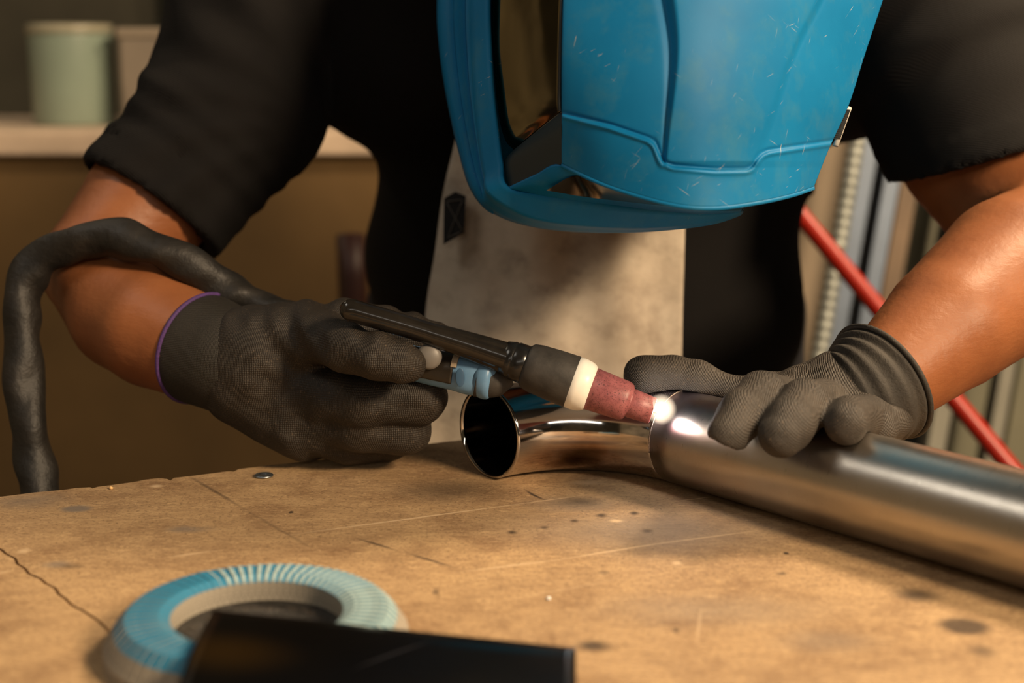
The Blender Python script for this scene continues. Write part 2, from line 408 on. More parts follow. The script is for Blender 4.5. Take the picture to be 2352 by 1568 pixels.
# ------------------------------------------------------------------ pipes
RP = 0.0254
def steel(name, tint, rough, aniso, dirn=None, elbow=False):
    m = M(name); m.set(Metallic=1.0)
    if elbow:
        c = m.ramp(m.noise(14, 5), [(.3, tuple(x*.9 for x in tint)), (.7, tint)])
        sp_ = m.noise(700, 2, .5)
        m.set(Roughness=m.ramp(m.noise(60, 6), [(.3, rough*.6), (.8, rough*1.6)]))
        m.bump(m.noise(25, 3), .05, .002)
    else:
        c = m.ramp(m.noise(30, 6), [(.3, tuple(x*.86 for x in tint)), (.7, tint)])
    return m, c
# plan: opening centre, bend, straight run
OC = PT(1122, 1096)[:2]; OC = np.array([PT(1122, 1096)[0], PT(1122, 1096)[1]])
a0 = math.radians(41); a1 = a0-math.radians(90); RB = 0.0745
d0 = np.array([math.cos(a0), math.sin(a0)]); d1 = np.array([math.cos(a1), math.sin(a1)])
cen = OC+RB*np.array([d0[1], -d0[0]])                # bend centre on the camera side
def bendpt(t):
    ang = a0+math.radians(90)-t*math.radians(90)
    return cen+RB*np.array([math.cos(ang), math.sin(ang)])
bend = np.array([np.r_[bendpt(t), T+RP] for t in np.linspace(0, 1, 60)])
SEAM = bend[-1].copy(); DIR = np.r_[d1, 0.0]
def hollow(path, ro, ri, seg=96):
    Vo, Fo = tube(path, ro, seg, False); Vi, Fi = tube(path, ri, seg, False); n = len(path); k = len(Vo)
    Fc = Fo+[tuple(i+k for i in q[::-1]) for q in Fi]
    for j in range(seg):
        j2 = (j+1) % seg
        Fc.append((j2, j, k+j, k+j2)); Fc.append(((n-1)*seg+j, (n-1)*seg+j2, k+(n-1)*seg+j2, k+(n-1)*seg+j))
    return np.vstack([Vo, Vi]), Fc
OV = np.array([SEAM[0], SEAM[1], T])
def heat(m, c, origin):
    def blob3(p, r, gain, soft=.9):
        v = m.mapping((r[0], r[1], r[2]), (0, 0, 0), tuple(np.asarray(p)-origin), 'TEXTURE')
        nz = m.new('ShaderNodeTexNoise'); nz.inputs['Scale'].default_value = 70; nz.inputs['Detail'].default_value = 5; m.link(m.obj, nz.inputs['Vector'])
        sc_ = m.new('ShaderNodeVectorMath', operation='MULTIPLY_ADD'); m.link(nz.outputs['Color'], sc_.inputs[0]); sc_.inputs[1].default_value = (.9, .9, .9)
        m.link(v, sc_.inputs[2])
        s_ = m.new('ShaderNodeVectorMath', operation='SUBTRACT'); m.link(sc_.outputs[0], s_.inputs[0]); s_.inputs[1].default_value = (.45, .45, .45)
        x = m.new('ShaderNodeVectorMath', operation='LENGTH'); m.link(s_.outputs[0], x.inputs[0])
        y = m.new('ShaderNodeMapRange', interpolation_type='SMOOTHSTEP'); m.link(x.outputs['Value'], y.inputs[0])
        y.inputs[1].default_value = 1+soft*.4; y.inputs[2].default_value = 1-soft; y.inputs[4].default_value = gain
        return y.outputs[0]
    return blob3
WELD = P(1518, 938, 0.752)
me_, c = steel('polished_stainless', (.66, .63, .61), .10, 0, elbow=True)
b3 = heat(me_, c, OV)
bq = bendpt(.45); burn = np.r_[bq+(cen-bq)/RB*RP*.90, T+RP-.0135]
bmask = b3(burn, (.018, .02, .009), .9)
ring = b3(burn+np.array([0.003, 0, .001]), (.036, .036, .015), .85)
c = me_.mix(ring, c, (.42, .20, .07))
c = me_.mix(bmask, c, (.018, .008, .003))
c = me_.mix(b3(SEAM+np.array([-.006, .0, .02]), (.022, .03, .03), .55), c, (.30, .26, .42))
me_.set(Base_Color=c)
V, f = hollow(bend, RP, RP-.0015)
elb = tag(mesh_obj('pipe_elbow', V, f, me_.m, origin=OV), 'short polished steel pipe bend with an open end facing left and a brown burn mark', 'pipe')
mm, c = steel('brushed_stainless', (.52, .48, .43), .3, .6)
gv = mm.new('ShaderNodeMapping'); gv.inputs['Rotation'].default_value = (0, 0, -math.atan2(d1[1], d1[0])); mm.link(mm.obj, gv.inputs['Vector'])
gv2 = mm.new('ShaderNodeMapping'); gv2.inputs['Scale'].default_value = (14, 1, 1); mm.link(gv.outputs[0], gv2.inputs['Vector'])
br = mm.noise(130, 6, .7, gv2.outputs[0]); 
b3 = heat(mm, c, OV)
c = mm.mix(b3(SEAM+np.array([0, 0, .02]), (.035, .035, .03), .7), c, (.26, .22, .36))
c = mm.mix(b3(SEAM+DIR*.045+np.array([0, 0, .0]), (.035, .035, .03), .35), c, (.35, .22, .12))
mm.set(Base_Color=c, Roughness=mm.ramp(br, [(.2, .24), (.8, .38)]))
mm.bump(br, .10, .0006)
run = np.array([SEAM+DIR*(.0002+k*.42) for k in np.linspace(0, 1, 30)])
V, f = hollow(run, RP, RP-.0015)
pipe = tag(mesh_obj('straight_pipe', V, f, mm.m, origin=OV), 'long straight brushed steel pipe running to the right edge under the gripping glove', 'pipe')
# weld bead already run round part of the joint
th = np.linspace(math.radians(-60), math.radians(100), 60)
side = np.cross(DIR, [0, 0, 1.0])
bead = np.array([SEAM+side*math.sin(t)*(RP+.0001)+np.array([0, 0, 1])*math.cos(t)*(RP+.0001) for t in th])
V, f = tube(bead, .00045+.0002*np.abs(np.sin(np.arange(60)*1.6)), 8)
o = mesh_obj('weld_bead', V, f, simple('bead', (.35, .30, .28), .35, 1.0, noise=(900, .4)), pipe)
# arc
am = bpy.data.materials.new('arc_plasma'); am.use_nodes = True; nt = am.node_tree; nt.nodes.clear()
out = nt.nodes.new('ShaderNodeOutputMaterial'); em = nt.nodes.new('ShaderNodeEmission'); em.inputs[0].default_value = (1, .95, .88, 1); em.inputs[1].default_value = 60
nt.links.new(em.outputs[0], out.inputs[0])
gm = bpy.data.materials.new('arc_glow'); gm.use_nodes = True; nt = gm.node_tree; nt.nodes.clear()
out = nt.nodes.new('ShaderNodeOutputMaterial'); em = nt.nodes.new('ShaderNodeEmission'); em.inputs[0].default_value = (1, .80, .58, 1)
tr = nt.nodes.new('ShaderNodeBsdfTransparent'); ad = nt.nodes.new('ShaderNodeAddShader'); lw = nt.nodes.new('ShaderNodeLayerWeight'); lw.inputs[0].default_value = .5
mt = nt.nodes.new('ShaderNodeMath'); mt.operation = 'SUBTRACT'; mt.inputs[0].default_value = 1; nt.links.new(lw.outputs['Facing'], mt.inputs[1])
pw = nt.nodes.new('ShaderNodeMath'); pw.operation = 'POWER'; nt.links.new(mt.outputs[0], pw.inputs[0]); pw.inputs[1].default_value = 3
ml = nt.nodes.new('ShaderNodeMath'); ml.operation = 'MULTIPLY'; nt.links.new(pw.outputs[0], ml.inputs[0]); ml.inputs[1].default_value = 1.1
nt.links.new(ml.outputs[0], em.inputs[1]); nt.links.new(em.outputs[0], ad.inputs[0]); nt.links.new(tr.outputs[0], ad.inputs[1]); nt.links.new(ad.outputs[0], out.inputs[0])
wp = P(1519, 940, .742)
arc = empty('welding_arc', wp); tag(arc, 'small glaring white welding arc between the pink nozzle and the pipe joint', 'arc')
def blobmesh(c, r, sx=1, sz=1, seg=24):
    prof = [(r-r*math.cos(t), max(r*math.sin(t), 1e-5)) for t in np.linspace(0, math.pi, 14)]
    V, f = lathe(np.asarray(c)-[0, 0, r], np.asarray(c)+[0, 0, r], prof, seg); V = (V-c)*[sx, 1, sz]+c; return V, f
mesh_obj('arc_core', *blobmesh(wp, .0026, 1.1, 1.5), am, arc)
mesh_obj('arc_glow', *blobmesh(wp, .0085, 1, 1), gm, arc)
pl = bpy.data.lights.new('arc_light', 'POINT'); pl.energy = .022; pl.color = (1, .93, .85); pl.shadow_soft_size = .003
plo = bpy.data.objects.new('arc_light', pl); COL.objects.link(plo); plo.location = Vector(P(1530, 948, .741))

# ------------------------------------------------------------------ torch
mat_blackp = simple('black_plastic', (.012, .012, .012), .22, noise=(200, .3), bump=(260, .05))
mat_rubber = simple('black_rubber', (.035, .032, .029), .62, noise=(90, .5), bump=(300, .2))
mat_blue = simple('blue_grip', (.13, .27, .46), .38, noise=(80, .15))
def cup_mat():
    m = M('pink_ceramic'); n1 = m.noise(260, 6, .75); n2 = m.noise(1400, 3, .6)
    c = m.ramp(n1, [(.25, (.20, .060, .066)), (.55, (.38, .125, .135)), (.85, (.48, .19, .19))])
    c = m.mix(m.ramp(n2, [(.34, .9), (.42, 0.0)]), c, (.06, .03, .03)); n3 = m.noise(330, 6, .8); c = m.mix(m.ramp(n3, [(.33, .85), (.42, 0.0)]), c, (.07, .03, .035)); m.set(Base_Color=c, Roughness=.42); m.bump(n1, .15); return m.m
tA, tB = P(1500, 944, .742), P(1180, 828, .748)      # nozzle axis, tip to collar
ax_ = tB-tA; L_ = np.linalg.norm(ax_); axd = ax_/L_
torch = empty('welding_torch', P(1180, 828, .748)); tag(torch, 'black and blue welding torch with a pink ceramic nozzle held by the purple-trimmed glove', 'welding torch')
px_ = lambda a: a*.745/F
mesh_obj('nozzle', *lathe(tA, tB, [(px_(6), .0045), (px_(2), .0056), (0, px_(28)), (px_(2), px_(31)), (px_(35), px_(33)), (px_(54), px_(34)), (px_(56), px_(33)), (px_(60), px_(41)), (px_(66), px_(44.5)), (px_(72), px_(46)), (px_(175), px_(51))], 64), cup_mat(), torch)
mat_w = simple('white_ptfe', (.95, .93, .86), .35, noise=(120, .05))
mesh_obj('insulator', *lathe(tA, tB, [(px_(150), px_(46)), (px_(152), px_(52)), (px_(158), px_(56)), (px_(166), px_(59)), (px_(180), px_(61)), (px_(200), px_(61))], 64), mat_w, torch)
V, f = lathe(tA, tB, [(px_(192), px_(52)), (px_(193), px_(60)), (px_(197), px_(61.5)), (px_(240), px_(60)), (px_(285), px_(57)), (px_(305), px_(53)), (px_(312), px_(46)), (px_(313), px_(36))], 64)
mesh_obj('torch_head', V, f, mat_rubber, torch)
collar = [(px_(300), px_(38)), (px_(302), px_(45)), (px_(338), px_(45)), (px_(340), px_(43)), (px_(344), px_(43)), (px_(346), px_(44)), (px_(352), px_(42)), (px_(366), px_(38)), (px_(368), px_(30))]
mesh_obj('collar', *lathe(tA, tB, collar, 64), mat_blackp, torch)
te = P(806, 712, .735); ts = P(1176, 827, .748)
path = catmull_len([ts, P(1060, 788, .744), P(930, 748, .739), te], 70)
dirb = (path[-1]-path[-2]); dirb /= np.linalg.norm(dirb)
rad = [px_(38)+(px_(26)-px_(38))*min(1, i/69*1.9) for i in range(70)]
rad = np.array(rad); extra = np.array([te+dirb*px_(26)*math.sin(a) for a in np.linspace(.15, 1.5, 8)])
path = np.vstack([path, extra]); rad = np.r_[rad, [px_(25)*math.cos(a) for a in np.linspace(.15, 1.5, 8)]]
def flute(t, th): return 1-.10*np.clip(1-t*2.2, 0, 1)*np.exp(-((np.mod(th*4/(2*math.pi), 1)-.5)/.13)**2)
mesh_obj('back_cap', *tube(path, rad, 96, True, flute), simple('gloss_black', (.014, .012, .010), .17, noise=(100, .3), bump=(60, .05, .002)), torch)
mesh_obj('tungsten', *lathe(tA-axd*.0045, tA+axd*.01, [(0, .0001), (.003, .0008), (.012, .0008)], 16), simple('tungsten_grey', (.3, .3, .3), .4, 1.0), torch)
# neck, grip
grip0 = [P(1175, 862, .757), P(1130, 872, .757), P(1095, 866, .757)]
V, f = tube(catmull_len(grip0, 20), np.interp(np.linspace(0, 1, 20), [0, .4, 1], [px_(22), px_(40), px_(46)]), 40); mesh_obj('neck', V, f, mat_rubber, torch)
gp = catmull_len([P(1150, 872, .758), P(1100, 863, .758), P(1040, 852, .760), P(960, 836, .764), P(860, 805, .775), P(760, 770, .80), P(680, 738, .818)], 80)
def sup(t, th):
    e_ = 2.6; c_, s_ = np.abs(np.cos(th)), np.abs(np.sin(th)); return (c_**e_+s_**e_)**(-1/e_)
gr = np.interp(np.linspace(0, 1, 80), [0, .02, .05, .12, .18, .3, .6, 1], [px_(30), px_(40), px_(46), px_(47), px_(43), px_(40), px_(36), px_(34)])
def scoop(i, th): return sup(i, th)
mesh_obj('grip', *tube(gp[2:], gr[2:], 64, True, sup), mat_blue, torch)
# switch cover following the camera side of the grip
def strip(path, rad, i0, i1, th0, th1, off, mat, name, parent, n=24):
    tn, N, B = frames(path); V = []
    ii = np.linspace(i0, i1, 28); tt = np.linspace(th0, th1, n)
    for a in ii:
        k = int(a); fr = a-k; k2 = min(k+1, len(path)-1)
        p = path[k]*(1-fr)+path[k2]*fr; r = (rad[k]*(1-fr)+rad[k2]*fr)
        r = r*sup(0, tt)+off
        V.append(p+(np.cos(tt)*r)[:, None]*N[k]+(np.sin(tt)*r)[:, None]*B[k])
    o = mesh_obj(name, np.vstack(V), gridfaces(28, n), mat, parent); solid(o, .0018, 0); return o
tn_, N_, B_ = frames(gp); vdir = -np.array([0, C_, -S_]); thc = math.atan2(B_[22].dot(vdir), N_[22].dot(vdir))
strip(gp, gr, 13.5, 30, thc-.62, thc+1.0, .0006, simple('switch_black', (.02, .016, .012), .28), 'switch_cover', torch)
strip(gp, gr, 12.6, 14.2, thc+.2, thc+1.0, .0010, simple('slot_tan', (.35, .28, .20), .4), 'slot', torch)
bc = P(985, 822, .742); 
mesh_obj('button', *lathe(bc+np.array([0, .004, 0]), bc+np.array([-.0, -.01, .002]), [(0, px_(30)), (.004, px_(29)), (.0055, px_(22)), (.006, px_(5))], 40), simple('grey_button', (.16, .15, .14), .45), torch)
dc = P(1057, 866, .7475)
V, f = blobmesh(dc, .0030, 0.8, 1.7); V[:, 1] = (V[:, 1]-dc[1])*.12+dc[1]-.0008; mesh_obj('dimple_shade_disc', V, f, simple('dimple_shade_blue', (.04, .10, .19), .4), torch)  # flat disc; its darker blue paints in the shade of a recess
rimc = P(1116, 866, .757)
gd = (P(1040, 852, .760)-P(1130, 868, .757)); gd /= np.linalg.norm(gd)
mesh_obj('grip_rim', *lathe(rimc-gd*.004, rimc+gd*.1, [(0, px_(36)), (0.0003, px_(46)), (.0015, px_(51)), (.0035, px_(52)), (.006, px_(50)), (.009, px_(46))], 64), mat_blue, torch)
# cable
cp = [P(690, 742, .818), P(620, 712, .825), P(560, 688, .83), P(500, 652, .828), P(430, 606, .822), P(340, 566, .822), P(250, 545, .828), P(170, 562, .835), P(100, 592, .84), P(58, 650, .84), P(50, 740, .838), P(52, 830, .836),
      P(60, 920, .834), P(72, 1010, .832), P(86, 1100, .83), P(110, 1200, .83), P(150, 1400, .85), P(170, 1800, .90), P(160, 2300, .95)]
path = catmull_len(cp, 420)
Lc = np.cumsum(np.r_[0, np.linalg.norm(np.diff(path, axis=0), axis=1)])
def wr(s): return 1+.035*np.sin(s*130+2*np.sin(s*37))+.02*np.sin(s*270+1.3)
rad = R(43, .83)*wr(Lc)
rad[:30] *= np.linspace(.8, 1, 30)
def wrk(t, th):
    s = t*Lc[-1]; return 1+.10*np.sin(s*190+2.0*np.sin(th+s*20))*np.cos(th*1.0+s*31)+.06*np.sin(th*2+s*110)+.03*np.sin(th*3-s*60)
cm = M('sheath_leather'); nz = cm.noise(55, 6, .6); cm.set(Base_Color=cm.ramp(nz, [(.3, (.006, .0055, .005)), (.75, (.019, .0155, .012))]), Roughness=.55)
cm.bump(nz, .5, .004)
o = mesh_obj('cable_sheath', *tube(path, rad, 40, True, wrk), cm.m, torch); tag(o, 'black leather-like cable sheath looped over the forearm')

# ------------------------------------------------------------------ person
def skin_mat():
    m = M('skin'); n1 = m.noise(22, 6, .6); n2 = m.noise(260, 5, .6)
    c = m.ramp(n1, [(.3, (.23, .078, .028)), (.6, (.30, .108, .040)), (.85, (.36, .138, .052))])
    m.set(Base_Color=c, Roughness=.48, Subsurface_Weight=.12, Subsurface_Radius=(.008, .003, .0015)); m.b.inputs['Subsurface Scale'].default_value = 1
    m.b.inputs['Specular IOR Level'].default_value = .4
    h = m.math('ADD', n2, m.math('MULTIPLY', m.noise(90, 4, .6, m.mapping((1, 1, 3))), 1.5)); m.bump(h, .35, .0006); return m.m
def cloth_mat(name, a, b, scale, rough=.85, bs=.4):
    m = M(name); n1 = m.noise(14, 6, .6); c = m.ramp(n1, [(.3, a), (.8, b)])
    wv = m.new('ShaderNodeTexWave', wave_type='BANDS', bands_direction='DIAGONAL'); wv.inputs['Scale'].default_value = scale; wv.inputs['Distortion'].default_value = 1.5; m.link(m.obj, wv.inputs['Vector'])
    m.set(Base_Color=c, Roughness=rough); m.bump(m.math('ADD', wv.outputs['Fac'], m.noise(scale*3, 3)), bs, .0006); m.b.inputs['Specular IOR Level'].default_value = .25; return m.m
SKIN = skin_mat(); SHIRT = cloth_mat('black_jersey', (.0035, .003, .003), (.0065, .0053, .005), 260, .9)
person = empty('person', (0.06, 1.08, 0)); tag(person, 'person in a black short-sleeved shirt, leather apron and gloves bent over welding a pipe', 'person')
Lsh, Rsh = P(640, -60, .99), P(2170, -40, .99)
Lel, Rel = P(212, 612, .885), P(2425, 560, .865)
ydir = np.array([0, 1.0, 0])
body_caps = [
    cap(Lsh, P(547, 240, .95), .055, .050), cap(P(547, 240, .95), P(337, 472, .91), .050, .0405, k=.002), cap(P(337, 472, .91), Lel, .0405, .0315, k=.002),
    cap(Lel, P(300, 712, .858), .0315, R(143, .858), k=.004), cap(P(300, 712, .858), P(360, 755, .836), R(143, .858), R(137, .836), k=.002), cap(P(360, 755, .836), P(470, 808, .816), R(137, .836), R(120, .816), k=.002), cap(P(470, 808, .816), P(600, 850, .80), R(118, .812), .022, k=.002),
    cap(Rsh, P(2255, 330, .93), .055, .054), cap(P(2255, 330, .93), Rel, .054, .045, k=.002),
    cap(Rel, P(2330, 625, .825), .042, R(176, .825), k=.004), cap(P(2330, 625, .825), P(2180, 748, .785), R(176, .825), R(150, .785), k=.002), cap(P(2180, 748, .785), P(2030, 880, .752), R(150, .785), R(112, .752), k=.002), cap(P(2030, 880, .752), P(1900, 920, .755), R(108, .748), .018, k=.002),
    cap(Lsh, Rsh, .06, .06), cap(P(1400, 100, 1.08), P(1350, 900, 1.09), .13, .12, (ydir, 1.5)), cap(P(1350, 900, 1.09), (0.06, 1.14, .82), .12, .13, (ydir, 1.35)),
    cap(P(1420, 0, 1.04), P(1450, -120, .95), .055, .05), cap(P(1450, -60, .90), P(1440, 130, .86), .078, .062),
]
body_caps += [cap((.06-s*.08, 1.13, .80), (.06-s*.10, 1.02, .45), .075, .055, k=.03) for s in (-1, 1)]+[cap((.06-s*.10, 1.02, .45), (.06-s*.10, 1.10, .08), .05, .038) for s in (-1, 1)]+[cap((.06-s*.10, 1.12, .045), (.06-s*.10, .98, .04), .04, .035) for s in (-1, 1)]
V, Q = sdf_mesh(body_caps, .0045, .02)
o = fast_obj('body', V, Q, SKIN, person)
# shirt
def sleeve_post(hem_c, hem_n, arm, inner):
    pass
hemL = P(345, 478, .905); nL = (P(250, 575, .89)-P(547, 240, .95)); nL /= np.linalg.norm(nL)
a_, b_ = P(195, 385, .91), P(480, 562, .90)
# hem plane of the left sleeve contains the visible hem line
hl = b_-a_; hl /= np.linalg.norm(hl); vd = np.array([0, C_, -S_]); nL = np.cross(hl, vd+.25*nL); nL *= np.sign(nL.dot(hemL-P(547, 240, .95))); nL /= np.linalg.norm(nL)
a2, b2 = P(2062, 425, .90), P(2480, 290, .88); hr = b2-a2; hr /= np.linalg.norm(hr)
nR = np.cross(hr, vd+np.array([0, 0, .10])); nR *= np.sign(nR.dot(Rel-P(2255, 330, .93))); nR /= np.linalg.norm(nR)
shirt_caps = [
    cap(Lsh, P(547, 240, .95), .072, .0595), cap(P(547, 240, .95), P(345, 480, .91), .0610, .0490, k=.003), cap(P(345, 480, .91), P(280, 550, .90), .0490, .048, k=.003),
    cap(Rsh, P(2170, 150, .95), .070, .066), cap(P(2170, 150, .95), P(2270, 355, .915), .067, .062, k=.003), cap(P(2270, 355, .915), P(2330, 470, .89), .062, .0615, k=.003),
    cap(Lsh, Rsh, .070, .070), cap(P(1380, 60, 1.08), P(1362, 420, 1.09), .168, .160, (ydir, 1.5)), cap(P(1362, 420, 1.09), P(1352, 700, 1.10), .160, .158, (ydir, 1.45)), cap(P(1352, 700, 1.10), (0.06, 1.15, .80), .158, .165, (ydir, 1.45)),
]
shirt_caps.append(cap(P(930, 80, 1.03), P(1900, 60, 1.03), .085, .085))
inner = [cap(P(547, 240, .95), P(337, 472, .91), .052, .0420), cap(P(337, 472, .91), Lel, .0428, .033), cap(P(2255, 330, .93), Rel, .0565, .049)]
def shirt_post(X, Y, Z, D):
    def pl(p, n): return (X-p[0])*n[0]+(Y-p[1])*n[1]+(Z-p[2])*n[2]
    dL = pl(a_, nL); nearL = (X < -.12).astype(np.float32)
    dR = pl(a2, nR); nearR = (X > .22).astype(np.float32)
    # folds: ridges that fan out from the arm pits
    aL = P(760, 320, .95); ang = np.arctan2(Z-aL[2], -(X-aL[0])+1e-6); rr = np.sqrt((X-aL[0])**2+(Z-aL[2])**2)
    fold = .0022*np.sin(ang*17+rr*26+2.2*np.sin(rr*30+Y*12))*np.clip(rr*11-.1, 0, 1)*nearL
    fold = fold+.0016*np.sin(dL*240+7*np.sin((X+Z)*11))*nearL*np.exp(-((dL+.045)/.03)**2)
    aR = P(1960, 300, .95); angR = np.arctan2(Z-aR[2], (X-aR[0])+1e-6); rR = np.sqrt((X-aR[0])**2+(Z-aR[2])**2)
    fold = fold+.0026*np.sin(dR*125+2.5*np.sin(X*22+1)+1.5*np.sin(Z*31))*nearR*np.clip(-dR*25-.3, 0, 1)
    fold = fold+.0025*np.sin(X*38+Z*21+2*np.sin(Z*17+X*9))*(1-nearL)*(1-nearR)
    waist = .005*np.sin(Z*52+1.2+X*7)*(1-nearL)*(1-nearR)
    D = D+fold+waist
    # hem band slightly raised
    D = D-.0010*(np.clip((dL+.020)/.001, 0, 1))*nearL-.0010*(np.clip((dR+.020)/.001, 0, 1))*nearR
    D = np.where(nearL > 0, np.maximum(D, dL*.9), D); D = np.where(nearR > 0, np.maximum(D, dR*.9), D)
    I = None
    for c in inner:
        d = capd(X, Y, Z, c); I = d if I is None else np.minimum(I, d)
    lim = np.where(nearL > 0, -dL-.03, np.where(nearR > 0, -dR-.03, 1.0))
    return np.maximum(D, -np.maximum(I, lim))
V, Q = sdf_mesh(shirt_caps, .004, .03, shirt_post)
V2 = V
o = tag(fast_obj('shirt', V, Q, SHIRT, person), 'black short-sleeved shirt')
mt_tr = cloth_mat('work_trousers', (.015, .016, .02), (.03, .03, .035), 200)
tc = [cap((.06-s*.07, 1.14, .86), (.06-s*.08, 1.13, .78), .11, .095, (ydir, 1.2)) for s in (-1, 1)]+[cap((.06-s*.08, 1.13, .78), (.06-s*.10, 1.02, .45), .090, .068) for s in (-1, 1)]+[cap((.06-s*.10, 1.02, .45), (.06-s*.10, 1.10, .11), .066, .056, k=.02) for s in (-1, 1)]
V, Q = sdf_mesh(tc, .008, .03); fast_obj('trousers', V, Q, mt_tr, person)
for s in (-1, 1):
    V, Q = sdf_mesh([cap((.06-s*.10, 1.12, .05), (.06-s*.10, .97, .04), .052, .045), cap((.06-s*.10, 1.11, .06), (.06-s*.10, 1.10, .16), .05, .05)], .006, .03, lambda X, Y, Z, D: np.maximum(D, .002-Z+0*D), bounds=((.06-s*.1-.08, .88, -.02), (.06-s*.1+.08, 1.22, .24)))
    fast_obj('boot', V, Q, simple('boot_leather', (.03, .02, .015), .5), person)
# apron
am_ = M('apron_suede'); n1 = am_.noise(16, 7, .65); n2 = am_.noise(520, 4, .7); n3 = am_.noise(45, 5, .6)
c = am_.ramp(n1, [(.3, (.34, .28, .215)), (.5, (.47, .40, .32)), (.7, (.60, .53, .43))]); c = am_.mix(am_.ramp(n3, [(.3, .5), (.5, 0.0)]), c, (.17, .13, .10))
am_.set(Base_Color=c, Roughness=.85); am_.bump(am_.math('ADD', n2, n3), .35, .0008)
Lr = [(1075, 200, .955), (1045, 330, .955), (1018, 450, .955), (1000, 580, .957), (980, 700, .96), (968, 860, .965), (962, 1010, .972), (955, 1250, .99), (950, 1600, 1.01)]
Rr = [(1572, 200, .955), (1573, 330, .955), (1573, 450, .955), (1571, 580, .957), (1568, 700, .96), (1565, 860, .965), (1562, 1010, .972), (1570, 1250, .99), (1580, 1600, 1.01)]
Lp, Rp_ = catmull(Lr, 90), catmull(Rr, 90); G = np.zeros((90, 60, 3))
for j in range(60):
    s = j/59; G[:, j] = Lp*(1-s)+Rp_*s; vv = G[:, j, 1]
    G[:, j, 2] += -.014*math.sin(math.pi*s)+.0035*np.sin(s*9+vv*.004)*math.sin(math.pi*s)+.002*np.sin(s*21-vv*.007)
APR = mesh_obj('apron', toP(G).reshape(-1, 3), gridfaces(90, 60), am_.m, person); solid(APR, .0022, 0); tag(APR, 'beige grey suede apron')
pts = [(1020, 455), (1046, 440), (1070, 450), (1066, 535), (1042, 548), (1018, 562)]
V = [P(u, v, .938) for u, v in pts]+[P(u, v, .942) for u, v in pts]; n = 6
bk = mesh_obj('strap_patch', V, [tuple(range(n)), tuple(range(2*n-1, n-1, -1))]+[(i, n+i, n+(i+1) % n, (i+1) % n) for i in range(n)], cloth_mat('strap_black', (.010, .010, .011), (.02, .02, .022), 300), APR, False); tag(bk, 'black strap patch')
st = []
for (u0, v0, u1, v1) in ((1026, 465, 1062, 530), (1062, 460, 1030, 540), (1026, 462, 1062, 458), (1028, 545, 1060, 532)):
    st.append(tube(catmull_len([P(u0, v0, .9375), P(u1, v1, .9375)], 6), .0003, 6))
V, f = join(st); mesh_obj('stitching', V, f, simple('thread', (.10, .09, .08), .8), APR)

# gloves
def knit(name, a, b, scale, rot, dusty, rough=.62):
    m = M(name); mp = m.mapping((1, 1, 1), rot)
    wv = m.new('ShaderNodeTexWave', wave_type='BANDS', bands_direction='X'); wv.inputs['Scale'].default_value = scale; wv.inputs['Distortion'].default_value = 2.2
    wv.inputs['Detail'].default_value = 1; wv.inputs['Detail Scale'].default_value = 3; m.link(mp, wv.inputs['Vector'])
    wv2 = m.new('ShaderNodeTexWave', wave_type='BANDS', bands_direction='Z'); wv2.inputs['Scale'].default_value = scale*.8; wv2.inputs['Distortion'].default_value = 1.5; m.link(mp, wv2.inputs['Vector'])
    n1 = m.noise(28, 6, .6); n2 = m.noise(900, 3, .6)
    c = m.ramp(n1, [(.3, a), (.72, b)]); c = m.mix(m.ramp(n2, [(.60, 0.0), (.74, dusty)]), c, (.20, .14, .09))
    m.set(Base_Color=c, Roughness=rough); m.b.inputs['Specular IOR Level'].default_value = .45
    h = m.math('ADD', wv.outputs['Fac'], m.math('MULTIPLY', wv2.outputs['Fac'], .6)); h = m.math('ADD', h, m.math('MULTIPLY', m.noise(70, 4, .6), 1.8)); m.bump(h, .5, .0006); return m.m
KN1 = knit('knit_glove_left', (.014, .011, .0085), (.032, .0245, .018), 330, (0, 0, .4), .5)
KN2 = knit('knit_glove_right', (.022, .0185, .0155), (.060, .050, .041), 330, (0, .8, .3), .6)
def ch(pts, k=None):
    return [cap(P(*a[:3]), P(*b[:3]), R(a[3], a[2]), R(b[3], b[2]), k=(k if i == 0 else min(k or .003, .003))) for i, (a, b) in enumerate(zip(pts[:-1], pts[1:]))]
gl = []
gl += ch([(570, 832, .803, 104), (620, 848, .80, 110), (720, 905, .805, 112)])
gl += ch([(560, 890, .802, 92), (690, 965, .80, 88), (760, 975, .80, 78)])
gl += ch([(600, 800, .80, 92), (690, 775, .792, 78)], .02)
gl += ch([(690, 772, .79, 74), (745, 775, .770, 60), (800, 800, .748, 56), (870, 818, .738, 55), (925, 834, .736, 44), (945, 838, .737, 36)], .008)
gl += ch([(690, 790, .815, 85), (790, 745, .80, 58), (880, 752, .80, 50), (945, 768, .80, 46), (1004, 768, .80, 30)], .008)
gl += ch([(720, 900, .79, 80), (840, 920, .770, 62), (965, 912, .775, 58)], .0025)
gl += ch([(965, 912, .775, 58), (960, 880, .81, 52)], .006)
gl += ch([(720, 950, .80, 78), (830, 975, .782, 62), (930, 985, .787, 56)], .0025)
gl += ch([(930, 985, .787, 56), (940, 950, .82, 52)], .006)
gl += ch([(720, 985, .812, 68), (800, 1008, .80, 56), (895, 1012, .808, 48)], .004)
gp_pts = [(gp[i], gp[i+1], gr[i]*1.0) for i in range(20, 78, 4)]
